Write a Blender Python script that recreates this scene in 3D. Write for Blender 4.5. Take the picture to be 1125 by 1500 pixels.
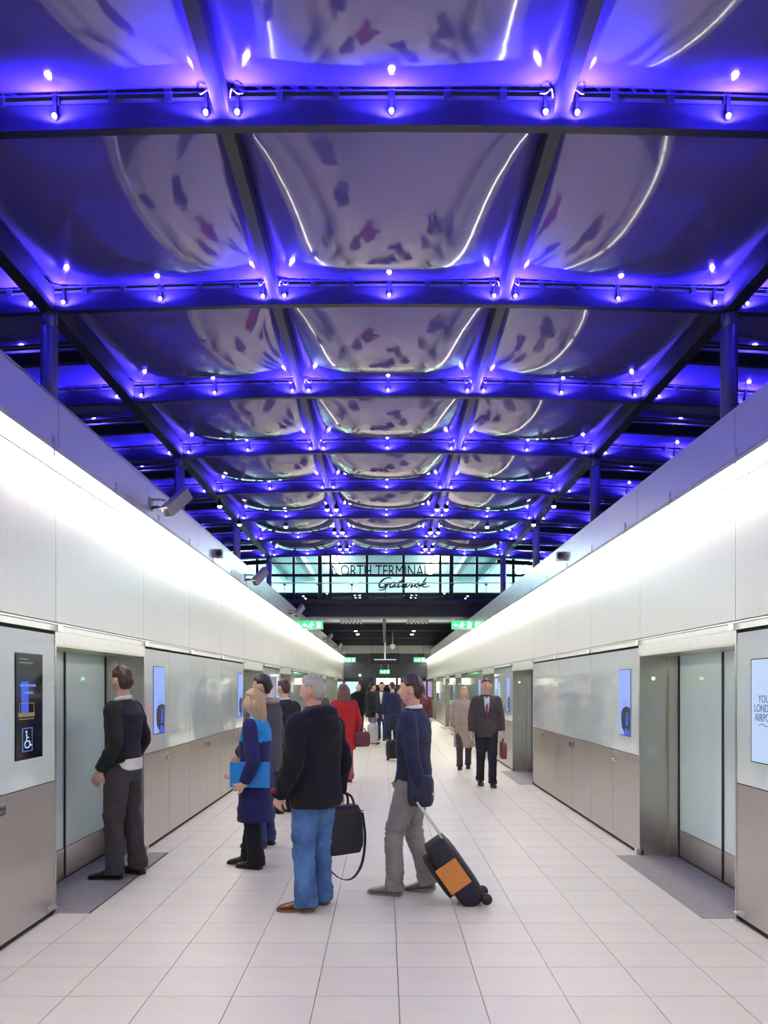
import bpy, bmesh, math, random
import numpy as np
from mathutils import Vector, Matrix

for o in list(bpy.data.objects):
    bpy.data.objects.remove(o, do_unlink=True)
SC = bpy.context.scene
COL = SC.collection
random.seed(4)

# ------------------------------------------------------------------ camera, world, exposure
FPX, VPX, VPY, CAMH = 1180.0, 563.0, 1005.0, 1.68
cd = bpy.data.cameras.new('camera')
cd.sensor_fit = 'HORIZONTAL'; cd.sensor_width = 36.0
cd.lens = FPX / 1125.0 * 36.0
cd.shift_x = (562.5 - VPX) / 1125.0
cd.shift_y = (VPY - 750.0) / 1125.0
cd.clip_end = 300
cam = bpy.data.objects.new('camera', cd); COL.objects.link(cam)
cam.location = (0, 0, CAMH); cam.rotation_euler = (math.pi / 2, 0, 0)
SC.camera = cam

W = bpy.data.worlds.new('night_sky'); SC.world = W; W.use_nodes = True
W.node_tree.nodes['Background'].inputs[0].default_value = (0.010, 0.012, 0.035, 1)
W.node_tree.nodes['Background'].inputs[1].default_value = 1.0

SC.view_settings.view_transform = 'Standard'
SC.view_settings.look = 'None'
SC.view_settings.gamma = 1.0
SC.view_settings.use_curve_mapping = False
SC.view_settings.exposure = 0.0
STRIP_EMIT = 21.0
LED_WATT = 165.0

def PX(x, Y): return (x - VPX) * Y / FPX          # photograph column -> metres across at depth Y
def PZ(y, Y): return CAMH + (VPY - y) * Y / FPX   # photograph row -> height at depth Y

# ------------------------------------------------------------------ materials
MATS = {}
def new_mat(name):
    m = bpy.data.materials.new(name); m.use_nodes = True
    MATS[name] = m
    nt = m.node_tree
    return m, nt, nt.nodes['Principled BSDF']

def mat(name, col, rough=.5, metal=0., var=.06, scale=8., bump=0., bscale=60., stretch=(1, 1, 1), aniso=0., spec=.5, coat=0., rvar=0., sheen=0.):
    m, nt, p = new_mat(name)
    N, L = nt.nodes, nt.links
    p.inputs['Roughness'].default_value = rough
    p.inputs['Metallic'].default_value = metal
    p.inputs['Specular IOR Level'].default_value = spec
    if coat: p.inputs['Coat Weight'].default_value = coat; p.inputs['Coat Roughness'].default_value = .03
    if sheen: p.inputs['Sheen Weight'].default_value = sheen
    if aniso:
        p.inputs['Anisotropic'].default_value = aniso
    tc = N.new('ShaderNodeTexCoord'); mp = N.new('ShaderNodeMapping')
    mp.inputs['Scale'].default_value = stretch
    L.new(tc.outputs['Object'], mp.inputs['Vector'])
    nz = N.new('ShaderNodeTexNoise'); nz.inputs['Scale'].default_value = scale; nz.inputs['Detail'].default_value = 4
    L.new(mp.outputs[0], nz.inputs['Vector'])
    cr = N.new('ShaderNodeMapRange')
    cr.inputs['From Min'].default_value = .3; cr.inputs['From Max'].default_value = .7
    cr.inputs['To Min'].default_value = 1 - var; cr.inputs['To Max'].default_value = 1 + var
    L.new(nz.outputs['Fac'], cr.inputs['Value'])
    mx = N.new('ShaderNodeVectorMath'); mx.operation = 'SCALE'
    mx.inputs[0].default_value = col
    L.new(cr.outputs[0], mx.inputs['Scale'])
    L.new(mx.outputs[0], p.inputs['Base Color'])
    if rvar:
        rr = N.new('ShaderNodeMapRange')
        rr.inputs['From Min'].default_value = .3; rr.inputs['From Max'].default_value = .7
        rr.inputs['To Min'].default_value = rough - rvar; rr.inputs['To Max'].default_value = rough + rvar
        L.new(nz.outputs['Fac'], rr.inputs['Value']); L.new(rr.outputs[0], p.inputs['Roughness'])
    if bump:
        n2 = N.new('ShaderNodeTexNoise'); n2.inputs['Scale'].default_value = bscale; n2.inputs['Detail'].default_value = 3
        L.new(mp.outputs[0], n2.inputs['Vector'])
        b = N.new('ShaderNodeBump'); b.inputs['Strength'].default_value = bump; b.inputs['Distance'].default_value = .01
        L.new(n2.outputs['Fac'], b.inputs['Height']); L.new(b.outputs[0], p.inputs['Normal'])
    return m

def emit(name, col, strength, base=(.8, .8, .8)):
    m, nt, p = new_mat(name)
    p.inputs['Base Color'].default_value = (*base, 1)
    p.inputs['Emission Color'].default_value = (*col, 1)
    p.inputs['Emission Strength'].default_value = strength
    return m

def thin_glass(name, tint=(.9, 1, 1), refl=.1, rough=.02):
    m, nt, p = new_mat(name); N, L = nt.nodes, nt.links
    N.remove(p)
    t = N.new('ShaderNodeBsdfTransparent'); t.inputs[0].default_value = (*tint, 1)
    g = N.new('ShaderNodeBsdfGlossy'); g.inputs['Roughness'].default_value = rough
    mx = N.new('ShaderNodeMixShader'); mx.inputs[0].default_value = refl
    L.new(t.outputs[0], mx.inputs[1]); L.new(g.outputs[0], mx.inputs[2])
    L.new(mx.outputs[0], N['Material Output'].inputs[0])
    return m

# floor tile: pale stone-look porcelain, a little different from tile to tile
def tile_mat():
    m, nt, p = new_mat('pale_tile'); N, L = nt.nodes, nt.links
    tc = N.new('ShaderNodeTexCoord'); oi = N.new('ShaderNodeObjectInfo')
    nz = N.new('ShaderNodeTexNoise'); nz.inputs['Scale'].default_value = 2.2; nz.inputs['Detail'].default_value = 6
    mp = N.new('ShaderNodeMapping'); mp.inputs['Scale'].default_value = (1, 2.5, 1)
    L.new(tc.outputs['Object'], mp.inputs[0]); L.new(mp.outputs[0], nz.inputs['Vector'])
    r = N.new('ShaderNodeMapRange'); r.inputs['From Min'].default_value = .3; r.inputs['From Max'].default_value = .7
    r.inputs['To Min'].default_value = .97; r.inputs['To Max'].default_value = 1.03
    L.new(nz.outputs['Fac'], r.inputs['Value'])
    r2 = N.new('ShaderNodeMapRange'); r2.inputs['To Min'].default_value = .965; r2.inputs['To Max'].default_value = 1.02
    L.new(oi.outputs['Random'], r2.inputs['Value'])
    mu = N.new('ShaderNodeMath'); mu.operation = 'MULTIPLY'
    L.new(r.outputs[0], mu.inputs[0]); L.new(r2.outputs[0], mu.inputs[1])
    v = N.new('ShaderNodeVectorMath'); v.operation = 'SCALE'; v.inputs[0].default_value = (.68, .64, .59)
    L.new(mu.outputs[0], v.inputs['Scale']); L.new(v.outputs[0], p.inputs['Base Color'])
    p.inputs['Roughness'].default_value = .42
    p.inputs['Specular IOR Level'].default_value = .35
tile_mat()
mat('grey_slab', (.29, .275, .26), .5, var=.10, scale=14, bump=.05)
mat('grout', (.30, .28, .26), .9)
mat('steel', (.60, .565, .52), .34, 1., var=.018, scale=3, stretch=(40, 40, .6), aniso=.5, rvar=.02)
mat('steel_jamb', (.56, .545, .48), .28, 1., var=.04, scale=3, stretch=(60, 60, .8), aniso=.4)
mat('satin_panel', (.67, .67, .675), .36, .45, var=.035, scale=2.2, stretch=(9, 9, .35), rvar=.06)
mat('fascia', (.82, .82, .90), .30, .9, var=.02, scale=2)
mat('alu', (.62, .62, .64), .32, 1., var=.04, scale=20)
mat('chrome', (.75, .75, .76), .14, 1., var=.02)
mat('dark_gap', (.018, .018, .02), .8)
mat('wall_core', (.06, .06, .065), .8)
mat('seal', (.012, .011, .011), .5)
mat('glass_panel', (.79, .92, .88), .06, 0, var=.02, scale=1.5, spec=.6, coat=.6)
mat('door_glass', (.76, .97, .95), .10, 0, var=.02, scale=1.5, spec=.6, coat=.4)
mat('housing', (.55, .55, .58), .4, .6)
mat('beam_paint', (.02, .02, .03), .42, .1, var=.04)
mat('rail_paint', (.022, .022, .032), .42, .1, var=.04)
mat('column_paint', (.15, .15, .22), .30, .2, var=.03)
mat('clip_black', (.02, .02, .022), .5)
mat('clamp_alu', (.10, .10, .105), .45, .3)
mat('led_body', (.015, .015, .02), .4, .3)
mat('cam_grey', (.33, .32, .32), .4, .2)
mat('cam_dark', (.02, .02, .025), .15)
mat('navy_steel', (.022, .026, .045), .5, .1)
mat('charcoal', (.035, .037, .045), .7)
mat('ceil_panel', (.36, .36, .37), .7)
mat('end_blue', (.05, .058, .078), .6)
mat('room_wall', (.68, .86, .86), .7)
mat('room_beam', (.42, .55, .56), .6)
mat('sign_navy', (.010, .020, .06), .4)
mat('black_plastic', (.012, .012, .014), .35)
mat('screen_black', (.008, .009, .012), .08, spec=.6)
emit('strip', (1.0, .945, .795), STRIP_EMIT)
emit('led_bulb', (.10, .14, 1.0), 30)
emit('spot_bulb', (1.0, .86, .66), 60)
emit('down_bulb', (1.0, .93, .82), 40)
emit('exit_green', (.02, .80, .16), 2.2, (.02, .4, .1))
emit('exit_white', (.75, 1.0, .80), 2.6)
emit('room_lamp', (.88, 1.0, 1.0), 80)
emit('scr_pale', (.28, .43, 1.0), .85, (.05, .05, .06))
emit('scr_white', (.55, .72, 1.0), .85, (.05, .05, .06))
emit('scr_blue', (.03, .10, .75), .8, (.01, .01, .03))
emit('scr_text', (.10, .18, .42), .6, (.02, .02, .03))
emit('scr_line', (.10, .22, .9), .8, (.02, .02, .03))
emit('scr_green', (.2, .45, .25), .35, (.02, .02, .02))
emit('scr_tan', (.5, .38, .2), .35, (.03, .03, .02))
emit('green_dot', (.25, 1, .2), 5)
emit('shop_warm', (1.0, .84, .55), 2.8)
emit('shop_cool', (.55, .75, 1.0), 1.6)
emit('shop_pink', (.8, .4, .9), .8)
thin_glass('clear_glass', (.93, .99, 1), .07)
thin_glass('rail_glass', (.95, 1, 1), .05)

def etfe():
    m, nt, p = new_mat('etfe_foil'); N, L = nt.nodes, nt.links
    N.remove(p)
    tc = N.new('ShaderNodeTexCoord')
    nz = N.new('ShaderNodeTexNoise'); nz.inputs['Scale'].default_value = 1.2; nz.inputs['Detail'].default_value = 3
    L.new(tc.outputs['Object'], nz.inputs['Vector'])
    bp = N.new('ShaderNodeBump'); bp.inputs['Strength'].default_value = .05; bp.inputs['Distance'].default_value = .05
    L.new(nz.outputs['Fac'], bp.inputs['Height'])
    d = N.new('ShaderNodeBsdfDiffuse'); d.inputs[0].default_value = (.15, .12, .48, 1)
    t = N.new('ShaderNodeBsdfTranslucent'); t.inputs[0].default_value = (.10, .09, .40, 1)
    m1 = N.new('ShaderNodeMixShader'); m1.inputs[0].default_value = .25
    L.new(d.outputs[0], m1.inputs[1]); L.new(t.outputs[0], m1.inputs[2])
    g = N.new('ShaderNodeBsdfGlossy'); g.inputs['Roughness'].default_value = .06
    g.inputs[0].default_value = (1, .96, 1, 1)
    L.new(bp.outputs[0], g.inputs['Normal'])
    fr = N.new('ShaderNodeFresnel'); fr.inputs['IOR'].default_value = 1.45
    mu = N.new('ShaderNodeMath'); mu.operation = 'MULTIPLY_ADD'; mu.use_clamp = True
    mu.inputs[1].default_value = 1.7; mu.inputs[2].default_value = .05
    L.new(fr.outputs[0], mu.inputs[0])
    m2 = N.new('ShaderNodeMixShader')
    L.new(mu.outputs[0], m2.inputs[0]); L.new(m1.outputs[0], m2.inputs[1]); L.new(g.outputs[0], m2.inputs[2])
    L.new(m2.outputs[0], N['Material Output'].inputs[0])
etfe()

# ------------------------------------------------------------------ mesh helpers
class MB:
    def __init__(s): s.v = []; s.f = []
    def box(s, x0, x1, y0, y1, z0, z1):
        x0, x1 = min(x0, x1), max(x0, x1); y0, y1 = min(y0, y1), max(y0, y1); z0, z1 = min(z0, z1), max(z0, z1)
        b = len(s.v)
        s.v += [(x0, y0, z0), (x1, y0, z0), (x1, y1, z0), (x0, y1, z0), (x0, y0, z1), (x1, y0, z1), (x1, y1, z1), (x0, y1, z1)]
        s.f += [tuple(b + i for i in q) for q in ((3, 2, 1, 0), (4, 5, 6, 7), (0, 1, 5, 4), (1, 2, 6, 5), (2, 3, 7, 6), (3, 0, 4, 7))]
        return s
    def obox(s, c, ax, ay, az):            # box from a centre and three half-axis vectors
        c, ax, ay, az = map(Vector, (c, ax, ay, az)); b = len(s.v)
        for k in (-1, 1):
            for (i, j) in ((-1, -1), (1, -1), (1, 1), (-1, 1)):
                s.v.append(tuple(c + ax * i + ay * j + az * k))
        s.f += [tuple(b + i for i in q) for q in ((3, 2, 1, 0), (4, 5, 6, 7), (0, 1, 5, 4), (1, 2, 6, 5), (2, 3, 7, 6), (3, 0, 4, 7))]
        return s
    def rings(s, rings, closed=True, caps=True):
        b = len(s.v); n = len(rings[0])
        for r in rings: s.v += [tuple(p) for p in r]
        for i in range(len(rings) - 1):
            for j in range(n if closed else n - 1):
                k = (j + 1) % n
                s.f.append((b + i * n + j, b + i * n + k, b + (i + 1) * n + k, b + (i + 1) * n + j))
        if caps and closed:
            s.f.append(tuple(b + j for j in reversed(range(n))))
            s.f.append(tuple(b + (len(rings) - 1) * n + j for j in range(n)))
        return s
    def tube(s, pts, r, n=8, caps=True, flat=1.0, ref=(0, 0, 1)):   # r: number, list, or list of pairs
        pts = [Vector(p) for p in pts]; R = []
        for i, p in enumerate(pts):
            t = (pts[min(i + 1, len(pts) - 1)] - pts[max(i - 1, 0)]).normalized()
            u = Vector(ref)
            if abs(u.dot(t)) > .95: u = Vector((1, 0, 0)) if abs(t.x) < .9 else Vector((0, 1, 0))
            a = t.cross(u).normalized(); bb = t.cross(a).normalized()
            q = r[i] if isinstance(r, (list, tuple)) else r
            ra, rb = q if isinstance(q, (list, tuple)) else (q, q * flat)
            R.append([p + a * (ra * math.cos(2 * math.pi * k / n)) + bb * (rb * math.sin(2 * math.pi * k / n)) for k in range(n)])
        return s.rings(R, caps=caps)
    def lathe(s, c, prof, n=16, axis='z'):
        R = []
        for (r, h) in prof:
            ring = []
            for k in range(n):
                a = 2 * math.pi * k / n; x, y = r * math.cos(a), r * math.sin(a)
                ring.append(Vector(c) + (Vector((x, y, h)) if axis == 'z' else Vector((x, -h, y)) if axis == 'y' else Vector((h, x, y))))
            R.append(ring)
        return s.rings(R)
    def poly(s, pts, off):                 # extruded polygon: points and an offset vector
        b = len(s.v); n = len(pts); off = Vector(off)
        s.v += [tuple(p) for p in pts] + [tuple(Vector(p) + off) for p in pts]
        s.f.append(tuple(b + i for i in reversed(range(n)))); s.f.append(tuple(b + n + i for i in range(n)))
        for i in range(n):
            j = (i + 1) % n; s.f.append((b + i, b + j, b + n + j, b + n + i))
        return s
    def mesh(s, name):
        me = bpy.data.meshes.new(name); me.from_pydata([tuple(p) for p in s.v], [], s.f)
        bm = bmesh.new(); bm.from_mesh(me); bmesh.ops.recalc_face_normals(bm, faces=bm.faces); bm.to_mesh(me); bm.free()
        return me
    def build(s, name, m, parent=None, smooth=False):
        return link(name, s.mesh(name), m, parent, smooth)

def link(name, me, m=None, parent=None, smooth=False, loc=None, rot=None):
    o = bpy.data.objects.new(name, me); COL.objects.link(o)
    if m and me is not None and not me.materials: me.materials.append(MATS[m] if isinstance(m, str) else m)
    if smooth: me.shade_smooth()
    if parent: o.parent = parent
    if loc is not None: o.location = loc
    if rot is not None: o.rotation_euler = rot
    return o
def tag(o, label=None, cat=None, group=None, kind=None):
    if label: o['label'] = label
    if cat: o['category'] = cat
    if group: o['group'] = group
    if kind: o['kind'] = kind
    return o
def empty(name, loc=(0, 0, 0), rz=0.):
    o = bpy.data.objects.new(name, None); COL.objects.link(o); o.empty_display_size = .1
    o.location = loc; o.rotation_euler = (0, 0, rz)
    return o
def thing(name, label, cat, loc=(0, 0, 0), rz=0., group=None):
    return tag(empty(name, loc, rz), label, cat, group)
def struct(name, label, cat=None):
    return tag(empty(name), label, cat, kind='structure')
def box(name, m, parent, *a): return MB().box(*a).build(name, m, parent)
def catmull(P, n=6):
    P = [Vector(p) for p in P]; out = []
    for i in range(len(P) - 1):
        a, b, c, d = P[max(i - 1, 0)], P[i], P[i + 1], P[min(i + 2, len(P) - 1)]
        for k in range(n):
            t = k / n
            out.append(.5 * ((2 * b) + (c - a) * t + (2 * a - 5 * b + 4 * c - d) * t * t + (3 * b - a - 3 * c + d) * t ** 3))
    return out + [P[-1]]
def text_mesh(body, size=1., depth=.004, align='LEFT', shear=0., bold=0.):
    c = bpy.data.curves.new('lettering', 'FONT'); c.body = body; c.size = size; c.extrude = depth; c.align_x = align; c.shear = shear
    c.offset = bold; c.resolution_u = 3
    o = bpy.data.objects.new('lettering', c); COL.objects.link(o)
    dg = bpy.context.evaluated_depsgraph_get()
    me = bpy.data.meshes.new_from_object(o.evaluated_get(dg))
    bpy.data.objects.remove(o, do_unlink=True)
    return me
ORD = ['first', 'second', 'third', 'fourth', 'fifth', 'sixth', 'seventh', 'eighth', 'ninth', 'tenth', 'eleventh', 'twelfth',
       'thirteenth', 'fourteenth', 'fifteenth', 'sixteenth', 'seventeenth', 'eighteenth', 'nineteenth', 'twentieth']
ORD += ['twenty-' + w for w in ORD[:9]] + ['thirtieth'] + ['thirty-' + w for w in ORD[:9]] + ['fortieth'] + ['forty-' + w for w in ORD[:9]]

# ------------------------------------------------------------------ the setting: floor
YB, YE = -8.0, 48.0                                   # platform behind the camera ... end wall
XL, XR = -2.43, 2.537
TILE = .45
floor = struct('floor', 'pale stone tiled platform floor with straight joints', 'floor')
box('floor_bed', 'grout', floor, -3.6, 3.7, YB, 54, -.2, -.014)
xs = [XL - .02] + [.078 + TILE * k for k in range(-5, 6)] + [XR + .02]
ys = [4.362 + TILE * k for k in range(-28, 98)]
LD = [5.96, 13.9, 18.75, 26.65, 31.5, 39.4]           # near edges of the door openings, each side
RD = [5.82, 13.73, 18.6, 26.5, 31.35, 39.25]
DW = 2.17
near = []; far = MB()
G = .0022
shared = {}
for j in range(len(ys) - 1):
    y0, y1 = ys[j], ys[j + 1]
    if y0 > YE: break
    for i in range(len(xs) - 1):
        x0, x1 = xs[i], xs[i + 1]
        edge = (i == 0, i == len(xs) - 2)
        cut = [(y0, y1)]
        for D, on in ((LD, edge[0]), (RD, edge[1])):
            if on:
                for d in D:
                    nc = []
                    for (a, b) in cut:
                        if b <= d or a >= d + DW: nc.append((a, b))
                        else:
                            if a < d - .02: nc.append((a, d))
                            if b > d + DW + .02: nc.append((d + DW, b))
                    cut = nc
        for (a, b) in cut:
            if y0 < 3.4 or len(near) >= 300: far.box(x0 + G, x1 - G, a + G, b - G, -.013, 0)
            else: near.append((x0, x1, a, b))
for (x0, x1, a, b) in near:
    key = (round(x1 - x0, 3), round(b - a, 3))
    if key not in shared:
        w, h = key
        shared[key] = MB().box(-w / 2 + G, w / 2 - G, -h / 2 + G, h / 2 - G, -.013, 0).mesh('tile')
    o = link('tile', shared[key], 'pale_tile', floor, loc=((x0 + x1) / 2, (a + b) / 2, 0))
tag(far.build('tile_field', 'pale_tile', floor), 'pale stone tiles farther along the platform', kind='stuff')

# ------------------------------------------------------------------ side walls with platform screen doors
ZP, ZG = .98, 2.06            # top of steel panels, top of glass panels
def build_wall(s, Wd, D, zl, name, word):
    wall = struct('wall_' + name, 'long ' + word + ' platform wall of steel, pale glass and white panels', 'wall')
    def bx(part, m, d0, d1, y0, y1, z0, z1, par=None):
        return box(part, m, par or wall, s * (Wd + d0), s * (Wd + d1), y0, y1, z0, z1)
    cache = {}
    def pan(part, m, d0, d1, y0, y1, z0, z1):           # alike pieces share their mesh
        key = (part, round(y1 - y0, 3), round(z1 - z0, 3))
        if key not in cache:
            w, h = y1 - y0, z1 - z0
            cache[key] = MB().box(s * d0, s * d1, -w / 2, w / 2, -h / 2, h / 2).mesh(part)
        return link(part, cache[key], m, wall, loc=(s * Wd, (y0 + y1) / 2, (z0 + z1) / 2))
    segs = []; y = 4.0 - 3.0
    y = D[0] - 4.8
    segs.append((YB, y)); a = y
    for d in D:
        segs.append((a, d)); a = d + DW
    segs.append((a, YE))
    latch_m = MB().box(-s * .012, 0, -.06, .06, -.032, .032).mesh('latch')
    knob_m = MB().box(-s * .03, -s * .012, -.05, .005, -.012, .012).mesh('latch_lever')
    slot_m = MB().box(-s * .014, -s * .011, -.045, .045, -.02, .02).mesh('latch_recess')
    clip_m = MB().box(-s * .035, s * .0, -.04, .04, -.022, .022).mesh('rail_clip')
    stop_m = MB().box(-s * .03, s * .0, -.03, .03, 0, .06).mesh('floor_stop')
    for si, (y0, y1) in enumerate(segs):
        bx('core', 'wall_core', .035, .42, y0 + .03, y1 - .03, 0, 2.1)
        bx('base_gap', 'dark_gap', .012, .035, y0, y1, 0, .05)
        n = 1 if si == 0 else max(1, round((y1 - y0) / .955))
        w = (y1 - y0) / n
        for k in range(n):
            a, b = y0 + k * w + .004, y0 + (k + 1) * w - .004
            st = pan('steel_panel', 'steel', 0, .03, a, b, .035, ZP)
            pan('glass_panel', 'glass_panel', 0, .03, a, b, ZP + .007, ZG)
            if si > 0:
                side = 1 if (k == 0) else -1 if k == n - 1 else (1 if k == n // 2 - 1 else -1 if k == n // 2 else 0)
                if side and y1 < 34:
                    yy = (w / 2 - .09) * side
                    zz = .89 - (ZP + .035) / 2
                    la = link('latch', latch_m, 'chrome', st, loc=(0, yy, zz))
                    for mm, nm, mt in ((knob_m, 'latch_lever', 'chrome'), (slot_m, 'latch_recess', 'black_plastic')):
                        link(nm, mm, mt, st, loc=(0, yy, zz))
        # upper panels: about two lower panels wide
        n2 = 1 if si == 0 else max(1, round((y1 - y0) / 1.95)); w2 = (y1 - y0) / n2
        for k in range(n2):
            pan('upper_panel', 'satin_panel', 0, .03, y0 + k * w2 + .004, y0 + (k + 1) * w2 - .004, 2.155, zl - .005)
            if si > 0: link('rail_clip', clip_m, 'chrome', wall, loc=(s * Wd, y0 + (k + 1) * w2, 2.105))
        if si > 0: link('rail_clip', clip_m, 'chrome', wall, loc=(s * Wd, y0, 2.105))
        for yy in (y0 + .05, y1 - .05):
            if si > 0 and yy < 30: link('floor_stop', stop_m, 'chrome', wall, loc=(s * Wd, yy, .0))
    bx('upper_core', 'wall_core', .035, .42, YB, YE, 2.1, zl + .02)
    bx('rail', 'alu', -.012, .02, YB, YE, 2.085, 2.128)
    bx('rail_gap', 'dark_gap', .02, .05, YB, YE, 2.06, 2.155)
    bx('rail_lip', 'alu', -.006, .03, YB, YE, 2.134, 2.147)
    # over the door openings
    for d in [D[0] - 4.8] + list(D):
        if d in D: pan('upper_panel', 'satin_panel', 0, .03, d + .004, d + DW - .004, 2.155, zl - .005)
    # fascia above the lights
    fx = -.18
    wall = struct('trim_' + name, 'smooth grey fascia along the top of the %s wall' % word, 'fascia')
    bx('light_trough', 'dark_gap', -.022, .035, YB, YE, zl - .004, zl + .03)
    bx('cable_rail', 'alu', -.030, -.022, YB, YE, zl - .002, zl + .012)
    bx('fascia_core', 'wall_core', fx + .02, .42, YB, YE, zl + .06, zl + .36)
    y = D[0] - .4 - 2.1 * 2
    bx('fascia_panel', 'fascia', fx, fx + .02, YB, y - .004, zl + .05, zl + .38)
    k = 0
    while y < YE:
        pan('fascia_panel', 'fascia', fx, fx + .02, y + .004, min(y + 2.1, YE) - .004, zl + .05, zl + .38)
        y += 2.1
    bx('top_ledge', 'fascia', fx, .9, YB, YE, zl + .365, zl + .385)
    bx('back_skin', 'wall_core', .86, .9, YB, YE, 0, zl + .365)
    return wall
wallL = build_wall(-1, -XL, LD, 3.27, 'left', 'left-hand')
wallR = build_wall(1, XR, RD, 3.165, 'right', 'right-hand')

# ------------------------------------------------------------------ doors
def build_door(n, s, Wd, y0, label):
    y1 = y0 + DW; yc = (y0 + y1) / 2; dp = .37
    door = struct('door_%d' % n, label, 'door')
    def bx(part, m, d0, d1, a, b, z0, z1, par=None): return box(part, m, par or door, s * (Wd + d0), s * (Wd + d1), a, b, z0, z1)
    bx('threshold', 'grey_slab', -.24, dp + .08, y0 - .001, y1 + .001, -.013, .002)
    bx('jamb', 'steel_jamb', -.004, dp - .10, y0 - .028, y0, 0, 2.05)
    bx('jamb', 'steel_jamb', -.004, dp - .10, y1, y1 + .028, 0, 2.05)
    bx('frame', 'steel_jamb', dp - .10, dp + .05, y0 - .03, y0 + .05, 0, 2.05)
    far = bx('frame', 'steel_jamb', dp - .10, dp + .05, y1 - .05, y1 + .03, 0, 2.05)
    bx('seal', 'seal', dp - .01, dp + .03, y1 - .068, y1 - .05, 0, 2.0)
    hd = bx('header', 'alu', -.006, dp - .10, y0 - .028, y1 + .028, 1.99, 2.085)
    bx('soffit', 'steel_jamb', .0, dp + .05, y0, y1, 1.975, 1.99, hd)
    for a, b, m_ in ((y0 + .05, yc - .012, -1), (yc + .012, y1 - .06, 1)):
        lf = empty('leaf'); lf.parent = door
        bx('pane', 'door_glass', dp, dp + .03, a, b, .27, 1.99, lf)
        bx('kick_plate', 'steel', dp - .004, dp + .03, a, b, .012, .265, lf)
    bx('meeting_seal', 'seal', dp - .012, dp + .04, yc - .012, yc + .012, .005, 1.985)
    bx('track', 'seal', dp - .02, dp + .05, y0 + .05, y1 - .05, 0, .012)
    bx('back_panel', 'wall_core', dp + .05, dp + .07, y0 - .03, y1 + .03, 0, 2.1)
    # indicator and intercom on the far jamb
    xj = s * (Wd + .13); yj = y1 - .001
    pl = MB().box(xj - .035, xj + .035, yj - .004, yj, 1.72, 1.86).build('indicator_plate', 'steel', door)
    MB().lathe((xj, yj - .004, 1.755), [(.016, 0), (.016, .004), (.008, .010)], 12, 'y').build('indicator_lamp', 'green_dot', pl)
    cp = MB().box(xj - .07, xj + .07, yj - .004, yj, .98, 1.10).build('call_plate', 'steel', door)
    MB().box(xj - .045, xj + .03, yj - .007, yj - .003, 1.0, 1.08).build('call_button', 'alu', cp)
    return door
k = 1
for i in range(len(LD)):
    build_door(k, -1, -XL, LD[i], 'sliding pale glass platform door in a steel recess, %s along the left wall' % ORD[i]); k += 1
for i in range(len(RD)):
    build_door(k, 1, XR, RD[i], 'sliding pale glass platform door in a steel recess, %s along the right wall' % ORD[i]); k += 1

# ------------------------------------------------------------------ roof: arched steel frames with inflated foil cushions
SP = 2.4; Y0 = 5.16; ZB = CAMH + 3.65; RC = .045
KS = list(range(-4, 8))
def zr(x): return ZB - .0072 * (x - RC) ** 2
ceil = struct('ceiling', 'arched steel roof with inflated foil cushions lit in blue', 'roof')
XO = 3.19; XI = 1.075; XE = 5.6
def arch_bar(name, m, y0, y1, x0, x1, dz0, dz1, par=ceil, n=24):
    R = []
    for i in range(n + 1):
        x = x0 + (x1 - x0) * i / n; z = zr(x)
        R.append([(x, y0, z + dz0), (x, y1, z + dz0), (x, y1, z + dz1), (x, y0, z + dz1)])
    return MB().rings(R).build(name, m, par)
clip_m = MB().box(-.022, .022, -.03, .03, -.03, .035).mesh('clip')
for k in KS:
    y = Y0 + SP * k
    arch_bar('beam', 'beam_paint', y - .035, y + .035, -XE - 1.2, XE + 1.2, -.078, .078)
    arch_bar('clamp_rail', 'clamp_alu', y - .03, y + .03, -XE, XE, .082, .112)
    arch_bar('half_beam', 'beam_paint', y + SP / 2 - .04, y + SP / 2 + .04, -XE, -XO - .05, -.06, .06, n=6)
    arch_bar('half_beam', 'beam_paint', y + SP / 2 - .04, y + SP / 2 + .04, XO + .05, XE, -.06, .06, n=6)
    arch_bar('half_clamp_rail', 'clamp_alu', y + SP / 2 - .03, y + SP / 2 + .03, -XE, -XO - .05, .10, .125, n=6)
    arch_bar('half_clamp_rail', 'clamp_alu', y + SP / 2 - .03, y + SP / 2 + .03, XO + .05, XE, .10, .125, n=6)
    if 0 <= k <= 3:
        for i in range(-14, 15):
            x = RC + i * .355
            if min(abs(abs(x - RC) - XI), abs(abs(x - RC) - XO)) < .12: continue
            link('clip', clip_m, 'clip_black', ceil, loc=(x, y - .02, zr(x) + .105))
yA, yZ = Y0 + SP * KS[0], Y0 + SP * KS[-1]
for x in (RC - XI, RC + XI):
    z = zr(x)
    for k in KS[:-1]:
        y = Y0 + SP * k
        box('rail', 'rail_paint', ceil, x - .042, x + .042, y + .036, y + SP - .036, z - .02, z + .13)
for x in (RC - XO, RC + XO):
    z = zr(x)
    for k in KS[:-1]:
        y = Y0 + SP * k
        box('edge_rail', 'rail_paint', ceil, x - .065, x + .065, y + .036, y + SP - .036, z - .075, z + .13)
for x in (-XE - .04, XE + .04):
    box('gutter', 'navy_steel', ceil, x - .1, x + .1, yA, yZ, zr(x) - .2, zr(x) + .16)
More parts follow.
